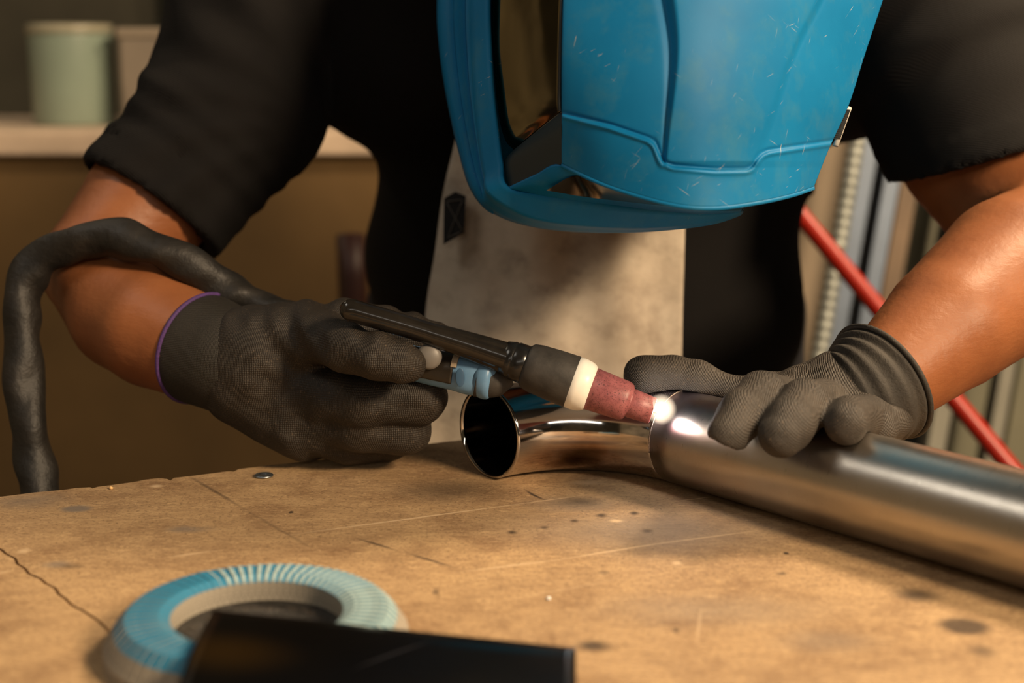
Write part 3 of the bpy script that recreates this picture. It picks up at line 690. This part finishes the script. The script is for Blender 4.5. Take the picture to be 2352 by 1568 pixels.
def gl_post(X, Y, Z, D):
    D = np.maximum(D, (T+.0004)-Z)
    # wrinkles at the thumb web and the folds across the palm side
    a = P(700, 800, .78); rr = np.sqrt((X-a[0])**2+(Z-a[2])**2)
    D = D+.0008*np.sin(((X-a[0])*1.0+(Z-a[2])*.35)*330+2*np.sin((Z-a[2])*90))*np.exp(-(((X-a[0]))/.022)**2)
    D = D+.0005*np.sin(X*190+Z*120)*np.sin(Z*210-Y*100)
    t = P(900, 820, .74); D = D+.0008*np.sin((X-t[0])*420+1)*np.exp(-((Z-(t[2]+.012))/.004)**2)
    return D
V, Q = sdf_mesh(gl, .0012, .010, gl_post)
gloveL = tag(fast_obj('glove', V, Q, KN1, person), 'dark knitted glove gripping the torch')
def cuff(pts, mat, name, parent, ribs, amp, n=90, seg=72, open_end=True):
    path = catmull_len([P(*p[:3]) for p in pts], n); rad = np.interp(np.linspace(0, 1, n), np.linspace(0, 1, len(pts)), [R(p[3], p[2]) for p in pts])
    rad = rad*(1+amp*np.sin(np.linspace(0, ribs*2*math.pi, n)))
    V, f = tube(path, rad, seg, False); o = mesh_obj(name, V, f, mat, parent); solid(o, .0016, -1); return o, path, rad
c1, pth, rd = cuff([(462, 800, .820, 129), (505, 818, .812, 127), (555, 836, .805, 122), (610, 848, .80, 112), (650, 856, .80, 96)], knit('cuff_knit_left', (.017, .0145, .011), (.026, .022, .017), 420, (0, 0, .3), .15), 'cuff', gloveL, 3, .006)
tn, N, B = frames(pth); th = np.linspace(0, 2*math.pi, 80)
ringp = pth[0]+(np.cos(th)*rd[0]*1.003)[:, None]*N[0]+(np.sin(th)*rd[0]*1.003)[:, None]*B[0]
V, f = tube(ringp, .0013, 12, False); tag(mesh_obj('cuff_trim', V, f, simple('purple_binding', (.075, .03, .15), .7, noise=(800, .4)), gloveL), 'purple binding at the cuff edge')
# right glove
gr_ = []
gr_ += ch([(1960, 900, .752, 98), (1920, 905, .752, 96), (1850, 920, .755, 82), (1790, 925, .760, 66)], .015)
gr_ += ch([(1940, 930, .738, 76), (1840, 930, .742, 66)], .012)
gr_ += ch([(1760, 912, .762, 55), (1680, 905, .768, 40), (1600, 878, .775, 50), (1545, 866, .778, 49), (1478, 862, .776, 47)], .006)
gr_ += ch([(1800, 925, .75, 60), (1752, 908, .712, 56), (1706, 950, .688, 55), (1672, 1000, .675, 49)], .0030)
gr_ += ch([(1900, 930, .735, 60), (1848, 932, .700, 61), (1812, 975, .676, 59), (1792, 1000, .669, 52)], .0030)
gr_ += ch([(1990, 960, .72, 56), (1950, 962, .690, 52), (1944, 972, .675, 50)], .0035)
gr_ += ch([(2040, 960, .735, 56), (2010, 985, .715, 46), (1985, 990, .712, 38)], .0035)
def gr_post(X, Y, Z, D):
    a = SEAM; px, py, pz = X-a[0], Y-a[1], Z-a[2]
    h = px*DIR[0]+py*DIR[1]; q = np.sqrt((px-DIR[0]*h)**2+(py-DIR[1]*h)**2+pz*pz)-(RP+.0003)
    q = np.where(h > 0, q, q*0+1)
    # the bend part
    bx, by = X-cen[0], Y-cen[1]; rb = np.sqrt((np.sqrt(bx*bx+by*by)-RB)**2+(Z-(T+RP))**2)-(RP+.0003)
    D = np.maximum(D, -np.minimum(q, rb)); D = np.maximum(D, (T+.0004)-Z)
    return D+.0004*np.sin(X*230+Z*150)*np.sin(Z*260-Y*140)
V, Q = sdf_mesh(gr_, .0012, .010, gr_post)
gloveR = tag(fast_obj('glove', V, Q, KN2, person), 'dark dusty knitted glove pressing the pipe down')
ck = M('ribbed_cuff'); wv = ck.new('ShaderNodeTexWave', wave_type='BANDS', bands_direction='X')
dirc = P(2040, 872, .752)-P(1860, 940, .745); dirc /= np.linalg.norm(dirc)
ck.set(Base_Color=ck.ramp(ck.noise(60, 5), [(.3, (.024, .021, .018)), (.7, (.045, .039, .032))]), Roughness=.75)
ck.bump(ck.math('ADD', ck.noise(500, 3), ck.math('MULTIPLY', ck.noise(900, 2), .5)), .5, .0008)
o, pth, rd = cuff([(1825, 950, .752, 66), (1880, 942, .749, 90), (1935, 928, .748, 112), (1985, 904, .750, 131), (2026, 876, .755, 144)], ck.m, 'cuff', gloveR, 9, .020, 200)
V, f = tube(pth[-1]+(np.cos(th)*rd[-1])[:, None]*frames(pth)[1][-1]+(np.sin(th)*rd[-1])[:, None]*frames(pth)[2][-1], .0014, 12, False); mesh_obj('cuff_edge', V, f, ck.m, gloveR)

# ------------------------------------------------------------------ helmet
def blue_mat():
    m = M('blue_helmet_shell'); n1 = m.noise(9, 6, .6); n2 = m.noise(55, 6, .65)
    c = m.ramp(n1, [(.3, (.0015, .125, .31)), (.7, (.005, .175, .40))]); c = m.mix(m.ramp(n2, [(.5, 0.0), (.75, .35)]), c, (.06, .19, .24))
    # scattered fine scratches
    s = None
    for rot, sc_, thr in ((.9, 38, 0), (-.6, 30, 0), (1.35, 45, 0), (.45, 60, 0)):
        v = m.mapping((1, 1, 1), (0, rot, 0)); v = m.mapping((sc_*.5, 1, sc_*6.5), (0, 0, 0), src=v); vo = m.new('ShaderNodeTexNoise'); vo.inputs['Scale'].default_value = 3.2; vo.inputs['Detail'].default_value = 2; m.link(v, vo.inputs['Vector'])
        q = m.ramp(vo.outputs['Fac'], [(.735, 0.0), (.78, .75)]); s = q if s is None else m.math('MAXIMUM', s, q)
    s = m.math('MULTIPLY', s, m.ramp(m.noise(17, 4), [(.48, 0.0), (.6, 1.0)]))
    c = m.mix(s, c, (.42, .45, .42)); m.set(Base_Color=c, Roughness=.52); m.b.inputs['Specular IOR Level'].default_value = .18
    m.bump(m.math('ADD', m.noise(1500, 2), m.math('MULTIPLY', s, -2.0)), .06, .0005); return m.m
BLUE = blue_mat()
hel = empty('welding_helmet', P(1500, 400, .80)); tag(hel, 'scratched blue welding helmet with a dark visor worn by the bent person', 'helmet')
NS, NT = 270, 400
rL = catmull([(1400, -600, .83), (1330, -440, .76), (1305, -260, .72), (1297, -100, .702), (1293, 0, .698), (1290, 130, .697), (1290, 262, .702), (1290, 375, .712)], NT)
rR = catmull([(1800, -600, .87), (2060, -440, .83), (2090, -260, .80), (2062, -110, .778), (2028, 0, .768), (1985, 130, .76), (1950, 240, .755), (1905, 340, .75), (1870, 428, .742)], NT)
Bc = catmull([(1290, 375, .712), (1400, 425, .702), (1540, 465, .695), (1640, 474, .697), (1740, 462, .708), (1815, 446, .722), (1870, 428, .742)], NS)
Tc = catmull([(1400, -600, .83), (1530, -625, .82), (1680, -625, .83), (1800, -600, .87)], NS)
s = np.linspace(0, 1, NS)[None, :, None]; t = np.linspace(0, 1, NT)[:, None, None]
G = (1-t)*Tc[None]+t*Bc[None]+(1-s)*rL[:, None]+s*rR[:, None]-((1-s)*(1-t)*Tc[0]+s*(1-t)*Tc[-1]+(1-s)*t*Bc[0]+s*t*Bc[-1])
bul = np.sin(math.pi*s[..., 0])*np.sin(math.pi*np.clip(t[..., 0]*.5+.0, 0, .5)*1.0)*.0
U, Vv = G[..., 0], G[..., 1]
lin = np.linspace(0, 1, NS)[None, :]
tt = np.linspace(0, 1, NT)[:, None]
G[..., 2] += -.012*np.sin(math.pi*lin**.75)*(1-.12*tt)
def ipl(y, ys, xs, w=0):
    if not w: return np.interp(y, ys, xs)
    g = np.arange(ys[0]-3*w, ys[-1]+3*w, 2.0); v = np.interp(g, ys, xs); k = np.exp(-.5*(np.arange(-3*w, 3*w+1, 2.0)/w)**2); k /= k.sum()
    vp = np.pad(v, len(k)//2, mode='edge'); v = np.convolve(vp, k, 'valid')[:len(g)]; return np.interp(y, g, v)
xc = ipl(Vv, [-600, -300, 0, 100, 200, 300, 370, 475], [1470, 1490, 1537, 1553, 1545, 1533, 1526, 1526], 45); wc = ipl(Vv, [-300, 0, 200, 370], [22, 17, 9, 4])
xr = ipl(Vv, [-600, -300, 0, 110, 250, 360], [2010, 1990, 1888, 1823, 1782, 1740], 45)
amp = ipl(Vv, [0, 370, 384], [1, .35, 0]); amp = np.clip(amp, 0, 1)
sm = lambda x: np.clip(x, 0, 1)**2*(3-2*np.clip(x, 0, 1))
mid = sm((U-xc+wc)/(2*wc))*(1-.75*sm((U-xr+10)/20))
G[..., 2] -= .0052*amp*mid
G[..., 2] += .0016*amp*np.exp(-((U-xc+wc*.8)/(wc*.9))**2)+.0009*amp*np.exp(-((U-xr)/9)**2)
seamx = [1280, 1400, 1488, 1503, 1512, 1522, 1545, 1640, 1715, 1728, 1738, 1748, 1765, 1920]; seamy = [260, 290, 320, 330, 356, 374, 383, 392, 391, 384, 368, 355, 348, 325]
ys = ipl(U, seamx, seamy, 5); dst = (Vv-ys)
slope = np.gradient(ys, axis=1)/np.maximum(np.gradient(U, axis=1), 1e-3); dst = dst/np.sqrt(1+slope**2)
G[..., 2] -= .0014*sm((dst+3)/6)+.0010*np.exp(-((dst-6)/4.5)**2)-.0008*np.exp(-((dst+5)/4)**2)
W = toP(G).reshape(-1, 3); FcA = gridfaces(NT, NS)
parts = [(W, FcA)]
# underside return of the panel
B2 = G[-1]; und = B2.copy(); und[:, 1] -= 5; und[:, 2] += .034; parts.append((np.vstack([toP(B2), toP(und)]), [(i, NS+i, NS+i+1, i+1) for i in range(NS-1)]))
R0 = [(1300, -600, .90), (1090, -400, .87), (1022, -170, .848), (1010, 0, .84), (1015, 110, .835), (1033, 230, .83), (1060, 350, .825), (1088, 435, .818), (1135, 487, .81), (1215, 516, .80), (1330, 530, .795), (1480, 529, .79), (1620, 514, .785), (1690, 493, .785), (1704, 481, .785)]
Q1 = [(1345, -590, .86), (1150, -390, .81), (1102, -170, .78), (1095, 0, .772), (1097, 110, .768), (1102, 220, .762), (1112, 330, .757), (1121, 395, .752), (1129, 441, .747), (1215, 491, .744), (1330, 510, .746), (1480, 516, .752), (1620, 504, .758), (1688, 487, .765), (1702, 480, .770)]
Q2 = [(1360, -585, .855), (1175, -380, .80), (1134, -170, .768), (1127, 0, .762), (1130, 110, .758), (1137, 220, .752), (1149, 320, .748), (1157, 375, .745), (1170, 428, .741), (1255, 446, .738), (1380, 462, .738), (1500, 476, .742), (1610, 484, .748), (1685, 481, .758), (1702, 478.5, .766)]
n = 260; r0, q1, q2 = catmull(R0, n), catmull(Q1, n), catmull(Q2, n)
gsec = [(0, 0, 0), (.06, 0, -.004), (.30, .55, -.006), (.36, .60, .000), (.62, .70, -.003), (.70, .75, .003), (.90, .92, .000), (1, 1, 0)]
Gf = []
wleft = np.clip(1-(np.arange(n)/n-.50)/.08, 0, 1)
for a, b, off in gsec:
    c_ = r0.copy(); aa = a*wleft+(1-wleft)*a
    c_[:, :2] = r0[:, :2]*(1-aa)[:, None]+q1[:, :2]*aa[:, None]
    c_[:, 2] = r0[:, 2]*(1-b)+q1[:, 2]*b; c_[:, 2] += off*wleft; Gf.append(c_)
Gf.append(q1*.96+q2*.04)
for a in (.3, .7): Gf.append(q1*(1-a)+q2*a)
Gf.append(q2)
Gf = np.stack(Gf, 1); parts.append((toP(Gf).reshape(-1, 3), [q[::-1] for q in gridfaces(n, Gf.shape[1])]))
# chin shelf between the lip and the panel
ru = catmull([(1170, 428, .741), (1230, 400, .726), (1290, 377, .714), (1400, 424, .712), (1540, 463, .712), (1640, 474, .72), (1702, 478, .766)], 120); rl = catmull([q for q in Q2[8:]], 120)
parts.append((toP(np.stack([ru, rl], 1)).reshape(-1, 3), gridfaces(120, 2)))
# bevel under the visor
lb = catmull([(1178, 345, .751), (1157, 375, .747), (1170, 428, .741)], 20); rbv = catmull([(1288, 257, .702), (1290, 300, .703), (1290, 376, .713)], 20)
bev = toP(np.stack([lb, rbv], 1)).reshape(-1, 3)
# frame above the visor, and the thin frame beside it
top_l = catmull([(1360, -585, .855), (1175, -380, .80), (1150, -290, .785)], 20); top_r = catmull([(1400, -600, .83), (1330, -440, .76), (1308, -290, .722)], 20)
parts.append((toP(np.stack([top_l, top_r], 1)).reshape(-1, 3), gridfaces(20, 2)))
# back of the shell
bk_rails = [rR[::8]]
def offs(r, du, dd): q = r.copy(); q[:, 0] += du; q[:, 2] += dd; return q
r0b = catmull(R0[:9], len(rR[::8]))
mid_r = offs(rR[::8], -35, .06); b1 = mid_r
bm = catmull([(1560, -640, .93), (1560, -400, 1.0), (1560, -100, 1.0), (1560, 100, .98), (1540, 220, .96)], len(b1))
b2_ = offs(r0b, 40, .04); rb_all = np.stack([rR[::8], mid_r, (mid_r+bm)/2+np.array([60, 0, .02]), bm, (bm+b2_)/2+np.array([-60, 0, .02]), b2_, r0b], 1)
parts.append((toP(rb_all).reshape(-1, 3), gridfaces(rb_all.shape[0], rb_all.shape[1])))
tp = np.vstack([Tc[::27], rb_all[0]]); cc = tp.mean(0)+np.array([0, -60, 0]); parts.append((toP(np.vstack([tp, cc])), [(i, (i+1) % len(tp), len(tp)) for i in range(len(tp))]))
V, f = join(parts); shell = mesh_obj('shell', V, f, BLUE, hel); solid(shell, .0018, 1)
DK = simple('dark_shell_trim', (.006, .010, .014), .45)
mesh_obj('visor_bevel', bev, gridfaces(20, 2), simple('bevel_plastic', (.010, .022, .030), .42), hel)
lens = M('visor_glass'); n1 = lens.noise(20, 4)
lens.set(Base_Color=(.20, .17, .10, 1), Metallic=1.0, Roughness=lens.ramp(n1, [(.3, .05), (.8, .16)])); lens.bump(lens.noise(12, 2), .25, .003)
ll = catmull([(1152, -290, .784), (1136, -170, .770), (1129, 0, .764), (1133, 130, .758), (1145, 260, .752), (1160, 320, .750), (1180, 344, .749)], 80)
lr = catmull([(1306, -290, .724), (1298, -170, .712), (1291, 0, .703), (1288, 100, .701), (1286, 180, .701), (1285, 230, .702), (1286, 256, .703)], 80)
Gl = np.stack([ll*(1-a)+lr*a+np.array([0, 0, .003*math.sin(math.pi*a)+.0015]) for a in np.linspace(0, 1, 20)], 1)
tag(solid(mesh_obj('visor_lens', toP(Gl).reshape(-1, 3), gridfaces(80, 20), lens.m, hel), .002, 1), 'dark mirror-like visor lens')
cu = catmull([(1256, 436, .729), (1325, 403, .7165), (1400, 430, .7115), (1500, 457, .7095), (1585, 476, .716)], 50); cl = catmull([(1256, 437, .729), (1330, 450, .731), (1400, 459, .732), (1500, 470, .728), (1585, 478, .722)], 50)
cu[:, 2] -= .001; cl[:, 2] -= .001
Gc = np.stack([cu*(1-a)+cl*a for a in np.linspace(0, 1, 8)], 1)
mesh_obj('chin_window', toP(Gc).reshape(-1, 3), gridfaces(50, 8), simple('chin_glass', (.30, .25, .19), .12, 1.0), hel)
# visor side post (black edge at the ridge)
V, f = tube(toP(np.array(lr)), .0011, 10); mesh_obj('visor_gasket', V, f, DK, hel)
# ribbed white tab on the helmet's right edge
tb = []; A_, B_ = P(1950, 247, .772), P(1919, 335, .768); wdt = np.array([.0010, .010, 0])
d_ = (B_-A_); up = d_/np.linalg.norm(d_)
o = mesh_obj('tab_plate', *tube(catmull_len([A_, B_], 4), .0016, 10), simple('tab_white', (.55, .52, .46), .5), hel)
rb = []
for k in np.linspace(.06, .80, 16):
    c_ = A_+d_*k; v_, f_ = box(c_-[.0026, .0022, .0004], c_+[.0008, .0022, .0004]); rb.append((v_, f_))
V, f = join(rb); mesh_obj('tab_ribs', V, f, simple('tab_black', (.01, .01, .01), .5), hel, False)

# ------------------------------------------------------------------ flap disc
fd = PT(592, 1432, .010); RO = .0590
disc = empty('flap_disc', (fd[0], fd[1], T)); tag(disc, 'blue abrasive flap disc lying on the bench at lower left', 'flap disc')
def flap_mat():
    m = M('zirconia_cloth'); n1 = m.noise(60, 5, .6); n2 = m.noise(1200, 2, .5)
    c = m.ramp(n1, [(.3, (.012, .14, .27)), (.7, (.022, .22, .38))]); c = m.mix(m.ramp(n2, [(.62, 0.0), (.78, .7)]), c, (.30, .42, .46)); m.set(Base_Color=c, Roughness=.6); m.bump(n2, .4, .0005); return m.m
FM = flap_mat(); FE = simple('flap_edge_cloth', (.30, .27, .22), .8, noise=(900, .5)); FW = simple('worn_flap', (.07, .19, .25), .7, noise=(700, .4))
NF = 72
FP = simple('scuffed_flap', (.30, .40, .41), .7, noise=(700, .4))
def flapmesh(mat, pale=False):
    # a flap leans on its neighbour: long side radial
    ri, ro, w_ = .0335, RO, .0075
    V = []; n = 6
    for k in range(n+1):
        a = k/n; r = ri+(ro-ri)*a; zt = .0165-.0085*max(0, (a-.62)/.38)**1.6*1.3-.0018*max(0, (.15-a)/.15)
        for (y, z) in ((-w_*.45*(r/ri)**.6, zt-(.0011 if pale else .0002)), ((.22 if pale else -.12)*w_*(r/ri)**.6, zt-(.0001 if pale else .0001)), (w_*.42*(r/ri)**.6, zt+.0002), (w_*.42*(r/ri)**.6, zt-.0110+.35*(1-zt/.0165)*.01), (-w_*.45*(r/ri)**.6, zt-.0118+.35*(1-zt/.0165)*.01)):
            V.append((r, y, z))
    Fc = []; 
    for k in range(n):
        for j in range(5): Fc.append((k*5+j, k*5+(j+1) % 5, (k+1)*5+(j+1) % 5, (k+1)*5+j))
    Fc += [(4, 3, 2, 1, 0), tuple(range(n*5, n*5+5))]
    me = bpy.data.meshes.new('flap'); me.from_pydata(V, [], Fc); me.materials.append(mat); me.materials.append(FE)
    me.materials.append(FP)
    for i, p in enumerate(me.polygons):
        if abs(p.normal.z) < .55: p.material_index = 1
        elif pale and i % 5 == 1 and i < 5*n: p.material_index = 2
    return me
fm1, fm2, fm3 = flapmesh(FM), flapmesh(FW, True), flapmesh(FM, True)
for i in range(NF):
    a = 2*math.pi*i/NF; worn = (-1.3 < ((a+math.pi) % (2*math.pi)-math.pi) < .45)
    o = bpy.data.objects.new('flap', fm2 if worn else (fm3 if .3 < a < 2.1 else fm1)); COL.objects.link(o); o.parent = disc
    o.rotation_euler = (0, random.uniform(-.002, .002), a+random.uniform(-.0015, .0015)); o.location = (0, 0, 0)
c0 = np.array([fd[0], fd[1], T])
mesh_obj('backing_plate', *lathe(c0+[0, 0, .0006], c0+[0, 0, 1], [(0, .040), (.0005, RO-.002), (.004, RO-.003), (.0055, RO-.006), (.0060, .034), (.0045, .030), (.0045, .0115), (.001, .0112)], 96), simple('black_fibre', (.02, .018, .016), .35, noise=(600, .6), bump=(500, .9, .002)), disc)
fr = []
for i in range(150):
    a = random.uniform(0, 2*math.pi); r = random.uniform(.026, .0330); v_, f_ = lathe(c0+[r*math.cos(a), r*math.sin(a), .0045], c0+[r*math.cos(a), r*math.sin(a), 1], [(0, .0009), (.0006, .0008), (.001, .0003)], 6); fr.append((v_, f_))
V, f = join(fr); tag(mesh_obj('resin_beads', V, f, simple('resin', (.05, .04, .03), .15), disc), kind='stuff')
a_t = np.linspace(0, 2*math.pi, 65)
# ------------------------------------------------------------------ dark steel offcut in front
pm = M('blued_steel'); g1 = pm.noise(9, 5, .5); PO = np.array([0, 0, T]); ql = P(520, 1530, .51)-PO; e0, e1 = P(820, 1540, .505)-PO, P(985, 1456, .53)-PO; tb0, tb1 = P(1000, 1462, .53)-PO, P(1320, 1500, .53)-PO
pc = pm.ramp(g1, [(.3, (.07, .06, .05)), (.55, (.045, .045, .055)), (.75, (.035, .05, .065))])
pc = pm.mix(pm.blob(ql[:2], .022, .014, 0, .95, None, .7), pc, (.40, .22, .06))  # bronze reflection at the left, painted into the steel colour
pc = pm.mix(pm.blob(((tb0+tb1)/2)[:2], .028, .004, math.atan2((tb1-tb0)[1], (tb1-tb0)[0]), .9, None, .8), pc, (.03, .14, .24))
refl_line = pm.blob(((e0+e1)/2)[:2], np.linalg.norm((e1-e0)[:2])/2, .0006, math.atan2((e1-e0)[1], (e1-e0)[0]), .6, None, .8)  # thin pale reflection streak, painted as colour on the plate
pc = pm.mix(refl_line, pc, (.45, .42, .45))
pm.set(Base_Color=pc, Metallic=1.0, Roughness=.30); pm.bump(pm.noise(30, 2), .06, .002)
tl, trr = P(490, 1401, .5436), P(1322, 1487, .536)
bl_, br_ = P(385, 1640, .469), P(1326, 1740, .467)
# a shallow curved strip: rows go from the top edge to the bench side
rows = []
for k in np.linspace(0, 1, 18):
    l_ = tl*(1-k)+bl_*k; r_ = trr*(1-k)+br_*k; lift = np.array([0, -.001, .0025])*math.sin(math.pi*k)
    rows.append([l_*(1-j)+r_*j+lift for j in np.linspace(0, 1, 30)])
rows = np.array(rows); zmin = rows[..., 2].min(); 
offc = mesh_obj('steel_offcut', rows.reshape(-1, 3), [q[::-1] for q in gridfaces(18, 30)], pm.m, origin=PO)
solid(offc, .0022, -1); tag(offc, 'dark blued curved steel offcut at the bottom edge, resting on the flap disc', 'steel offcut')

# ------------------------------------------------------------------ background
d1_ = 1.75
mt_bd = simple('tan_board', (.17, .10, .035), .8, noise=(4, .25)); mt_led = simple('pale_timber', (.72, .56, .42), .7, noise=(15, .2))
zt = P(400, 300, d1_)[2]; yb = P(400, 300, d1_)[1]; zl = P(400, 358, d1_)[2]
cab = empty('storage_cabinet', (-.60, yb+.2, 0)); tag(cab, 'blurred tan storage cabinet with a pale top board behind the person at left', 'cabinet')
v, f = box((-1.6, yb+.015, 0), (.12, yb+.40, zl)); mesh_obj('body_panel', v, f, mt_bd, cab, False)
v, f = box((-1.62, yb-.005, zl), (.13, yb+.42, zt)); bevel(mesh_obj('top_board', v, f, mt_led, cab, False), .004)
def cylobj(name, u0, u1, v0, v1, d, mat, label, cat, seg=40):
    a = P(u0, v1, d); b = P(u1, v1, d); r = (b[0]-a[0])/2; c = np.array([(a[0]+b[0])/2, yb+.10+r, zt+.0005]); h = P(u0, v0, c[1])[2]-zt
    return c, r, h
c, r, h = cylobj('jar', 50, 240, 58, 300, 1.85, None, '', '')
tub = empty('plastic_tub', c); tag(tub, 'pale green plastic tub standing on the cabinet at the far left', 'tub')
mesh_obj('tub_body', *lathe(c, c+[0, 0, 1], [(0, r*.94), (.004, r*.97), (h-.015, r), (h-.012, r)], 48), simple('green_plastic', (.26, .33, .27), .3, noise=(8, .1)), tub)
mesh_obj('tub_lid', *lathe(c+[0, 0, h-.012], c+[0, 0, 1+h], [(0, r*1.03), (.010, r*1.03), (.012, r*.98)], 48), simple('lid_plastic', (.36, .34, .25), .3), tub)
x0, x1 = P(306, 100, 1.9)[0], P(560, 100, 1.9)[0]; hb = P(272, 66, 1.9)[2]
bx = empty('storage_box', ((x0+x1)/2, yb+.2, zt)); tag(bx, 'grey brown storage box beside the green tub on the cabinet', 'box')
v, f = box((x0, yb+.10, zt+.0005), (x1, yb+.33, hb-.012)); bevel(mesh_obj('box_body', v, f, simple('taupe_board', (.24, .20, .155), .6, noise=(10, .15)), bx, False), .004)
v, f = box((x0-.003, yb+.097, hb-.012), (x1+.003, yb+.333, hb)); bevel(mesh_obj('box_lid', v, f, simple('taupe_lid', (.29, .24, .18), .5), bx, False), .003)
x0, x1 = P(325, 0, 2.2)[0], P(395, 0, 2.2)[0]
pst = struct('trim_1', (x0, 2.50, 0), (x1, 2.6, 2.8), simple('green_grey_trim', (.22, .25, .20), .6))
# dark cloth bundle / post behind
V, f = tube(catmull_len([P(805, 540, 1.55), P(812, 700, 1.55), P(830, 1200, 1.60), (P(830, 1200, 1.6)[0]+.02, P(830, 1200, 1.6)[1]+.02, .001)], 20), .016, 20)
tag(mesh_obj('dark_post', V, f, simple('dark_red_paint', (.035, .008, .005), .5)), 'thin dark red post standing in front of the tan cabinet', 'post')
# right side: leaning steel sections
mats = {'galv': simple('galvanised', (.30, .32, .30), .5, .5, noise=(30, .2)), 'blue': simple('blue_grey_steel', (.10, .13, .18), .45, .5, noise=(12, .2)), 'tan': simple('rusty_tan', (.15, .10, .06), .6, .1, noise=(14, .3)), 'olive': simple('olive_sheet', (.13, .125, .08), .6, noise=(9, .2)), 'dark': simple('dark_steel', (.06, .065, .06), .5, .5), 'pale': simple('pale_sheet', (.20, .195, .16), .6, noise=(9, .2))}
ply = None
def leaning(x400, wpx, d, mat, dep=.03, prof='channel', slope=-.177):
    wd = R(wpx, d); a = P(x400, 400, d); b = P(x400+slope*480, 880, d); dr = (a-b)/np.linalg.norm(a-b)
    lo = b+dr*((0.002-b[2])/dr[2]); hi = b+dr*((T+.95-b[2])/dr[2])
    sd = np.array([1.0, 0, 0]); dp = np.array([0, 1.0, 0]); tk = .004
    pr = [(-wd/2, 0), (wd/2, 0), (wd/2, dep), (wd/2-tk, dep), (wd/2-tk, tk), (-wd/2+tk, tk), (-wd/2+tk, dep), (-wd/2, dep)]
    if prof == 'sheet': pr = [(-wd/2, 0), (wd/2, 0), (wd/2, .006), (-wd/2, .006)]
    n = len(pr); V = [lo+sd*x+dp*y for x, y in pr]+[hi+sd*x+dp*y for x, y in pr]
    V = np.array(V); V[:n, 2] = .002
    return V, [tuple(range(n-1, -1, -1)), tuple(range(n, 2*n))]+[(i, (i+1) % n, n+(i+1) % n, n+i) for i in range(n)]
L = [(1905, 120, 1.80, 'tan', 'plywood_sheet', 'beige plywood sheet leaning behind the helmet, left of the metal sections', 'sheet', 'sheet'),
     (1990, 34, 1.60, 'blue', 'steel_channel', 'blue grey steel channel right next to the knobbly pale strip', 'steel section', 'channel'),
     (2022, 26, 1.63, 'dark', 'steel_channel', 'dark steel channel between the two blue grey ones', 'steel section', 'channel'),
     (2052, 34, 1.60, 'blue', 'steel_channel', 'blue grey steel channel touching the shirt sleeve outline', 'steel section', 'channel'),
     (2094, 40, 1.66, 'tan', 'steel_channel', 'rusty tan steel channel seen through the bend of the bare arm', 'steel section', 'channel'),
     (2150, 62, 1.74, 'olive', 'wall_sheet', 'narrow olive sheet inside the bend of the bare arm', 'sheet', 'sheet'),
     (2215, 44, 1.66, 'dark', 'steel_channel', 'dark steel channel just right of the ribbed cuff, below the forearm', 'steel section', 'channel'),
     (2262, 40, 1.60, 'pale', 'steel_channel', 'pale steel channel left of the red pole below the forearm', 'steel section', 'channel'),
     (2330, 74, 1.70, 'olive', 'wall_sheet', 'olive sheet directly behind the red pole below the forearm', 'sheet', 'sheet'),
     (2395, 30, 1.60, 'pale', 'steel_channel', 'pale steel channel right of the red pole below the forearm', 'steel section', 'channel'),
     (2470, 100, 1.72, 'olive', 'wall_sheet', 'olive sheet at the right picture edge under the forearm', 'sheet', 'sheet')]
for x4, wp_, d, mk, nm, lb_, ct, pf in L:
    V, f = leaning(x4, wp_, d, mats[mk], prof=pf); tag(mesh_obj(nm, V, f, mats[mk] if nm != 'plywood_sheet' else simple('beige_ply', (.27, .21, .145), .7, noise=(6, .15)), smooth=False), lb_, ct, group='metal sections and sheets leaning behind the person')
# knobbly galvanised strip
a = P(1955, 400, 1.45); b = P(1955-.177*480, 880, 1.45); dr = (a-b)/np.linalg.norm(a-b); lo = b+dr*((.003-b[2])/dr[2]); hi = b+dr*((T+.9-b[2])/dr[2])
path = np.array([lo+(hi-lo)*k for k in np.linspace(0, 1, 900)]); Lk = np.linspace(0, np.linalg.norm(hi-lo), 900)
V, f = tube(path, .0085*(1+.10*np.sin(Lk*2*math.pi/.0105)), 16); tag(mesh_obj('knobbly_strip', V, f, mats['galv']), 'pale knobbly galvanised strip leaning beside the beige sheet', 'metal strip')
# red pole
a = P(1842, 498, 1.28); b = P(2362, 1122, 1.22); dr = (b-a)/np.linalg.norm(b-a); lo = a+dr*((.02-a[2])/dr[2]); hi = a-dr*.35
V, f = tube(np.array([hi+(lo-hi)*k for k in np.linspace(0, 1, 12)]), R(21, 1.25), 24); tag(mesh_obj('red_pole', V, f, simple('red_paint', (.33, .015, .006), .35)), 'bright red pole slanting down behind the bare forearm at the right', 'pole')
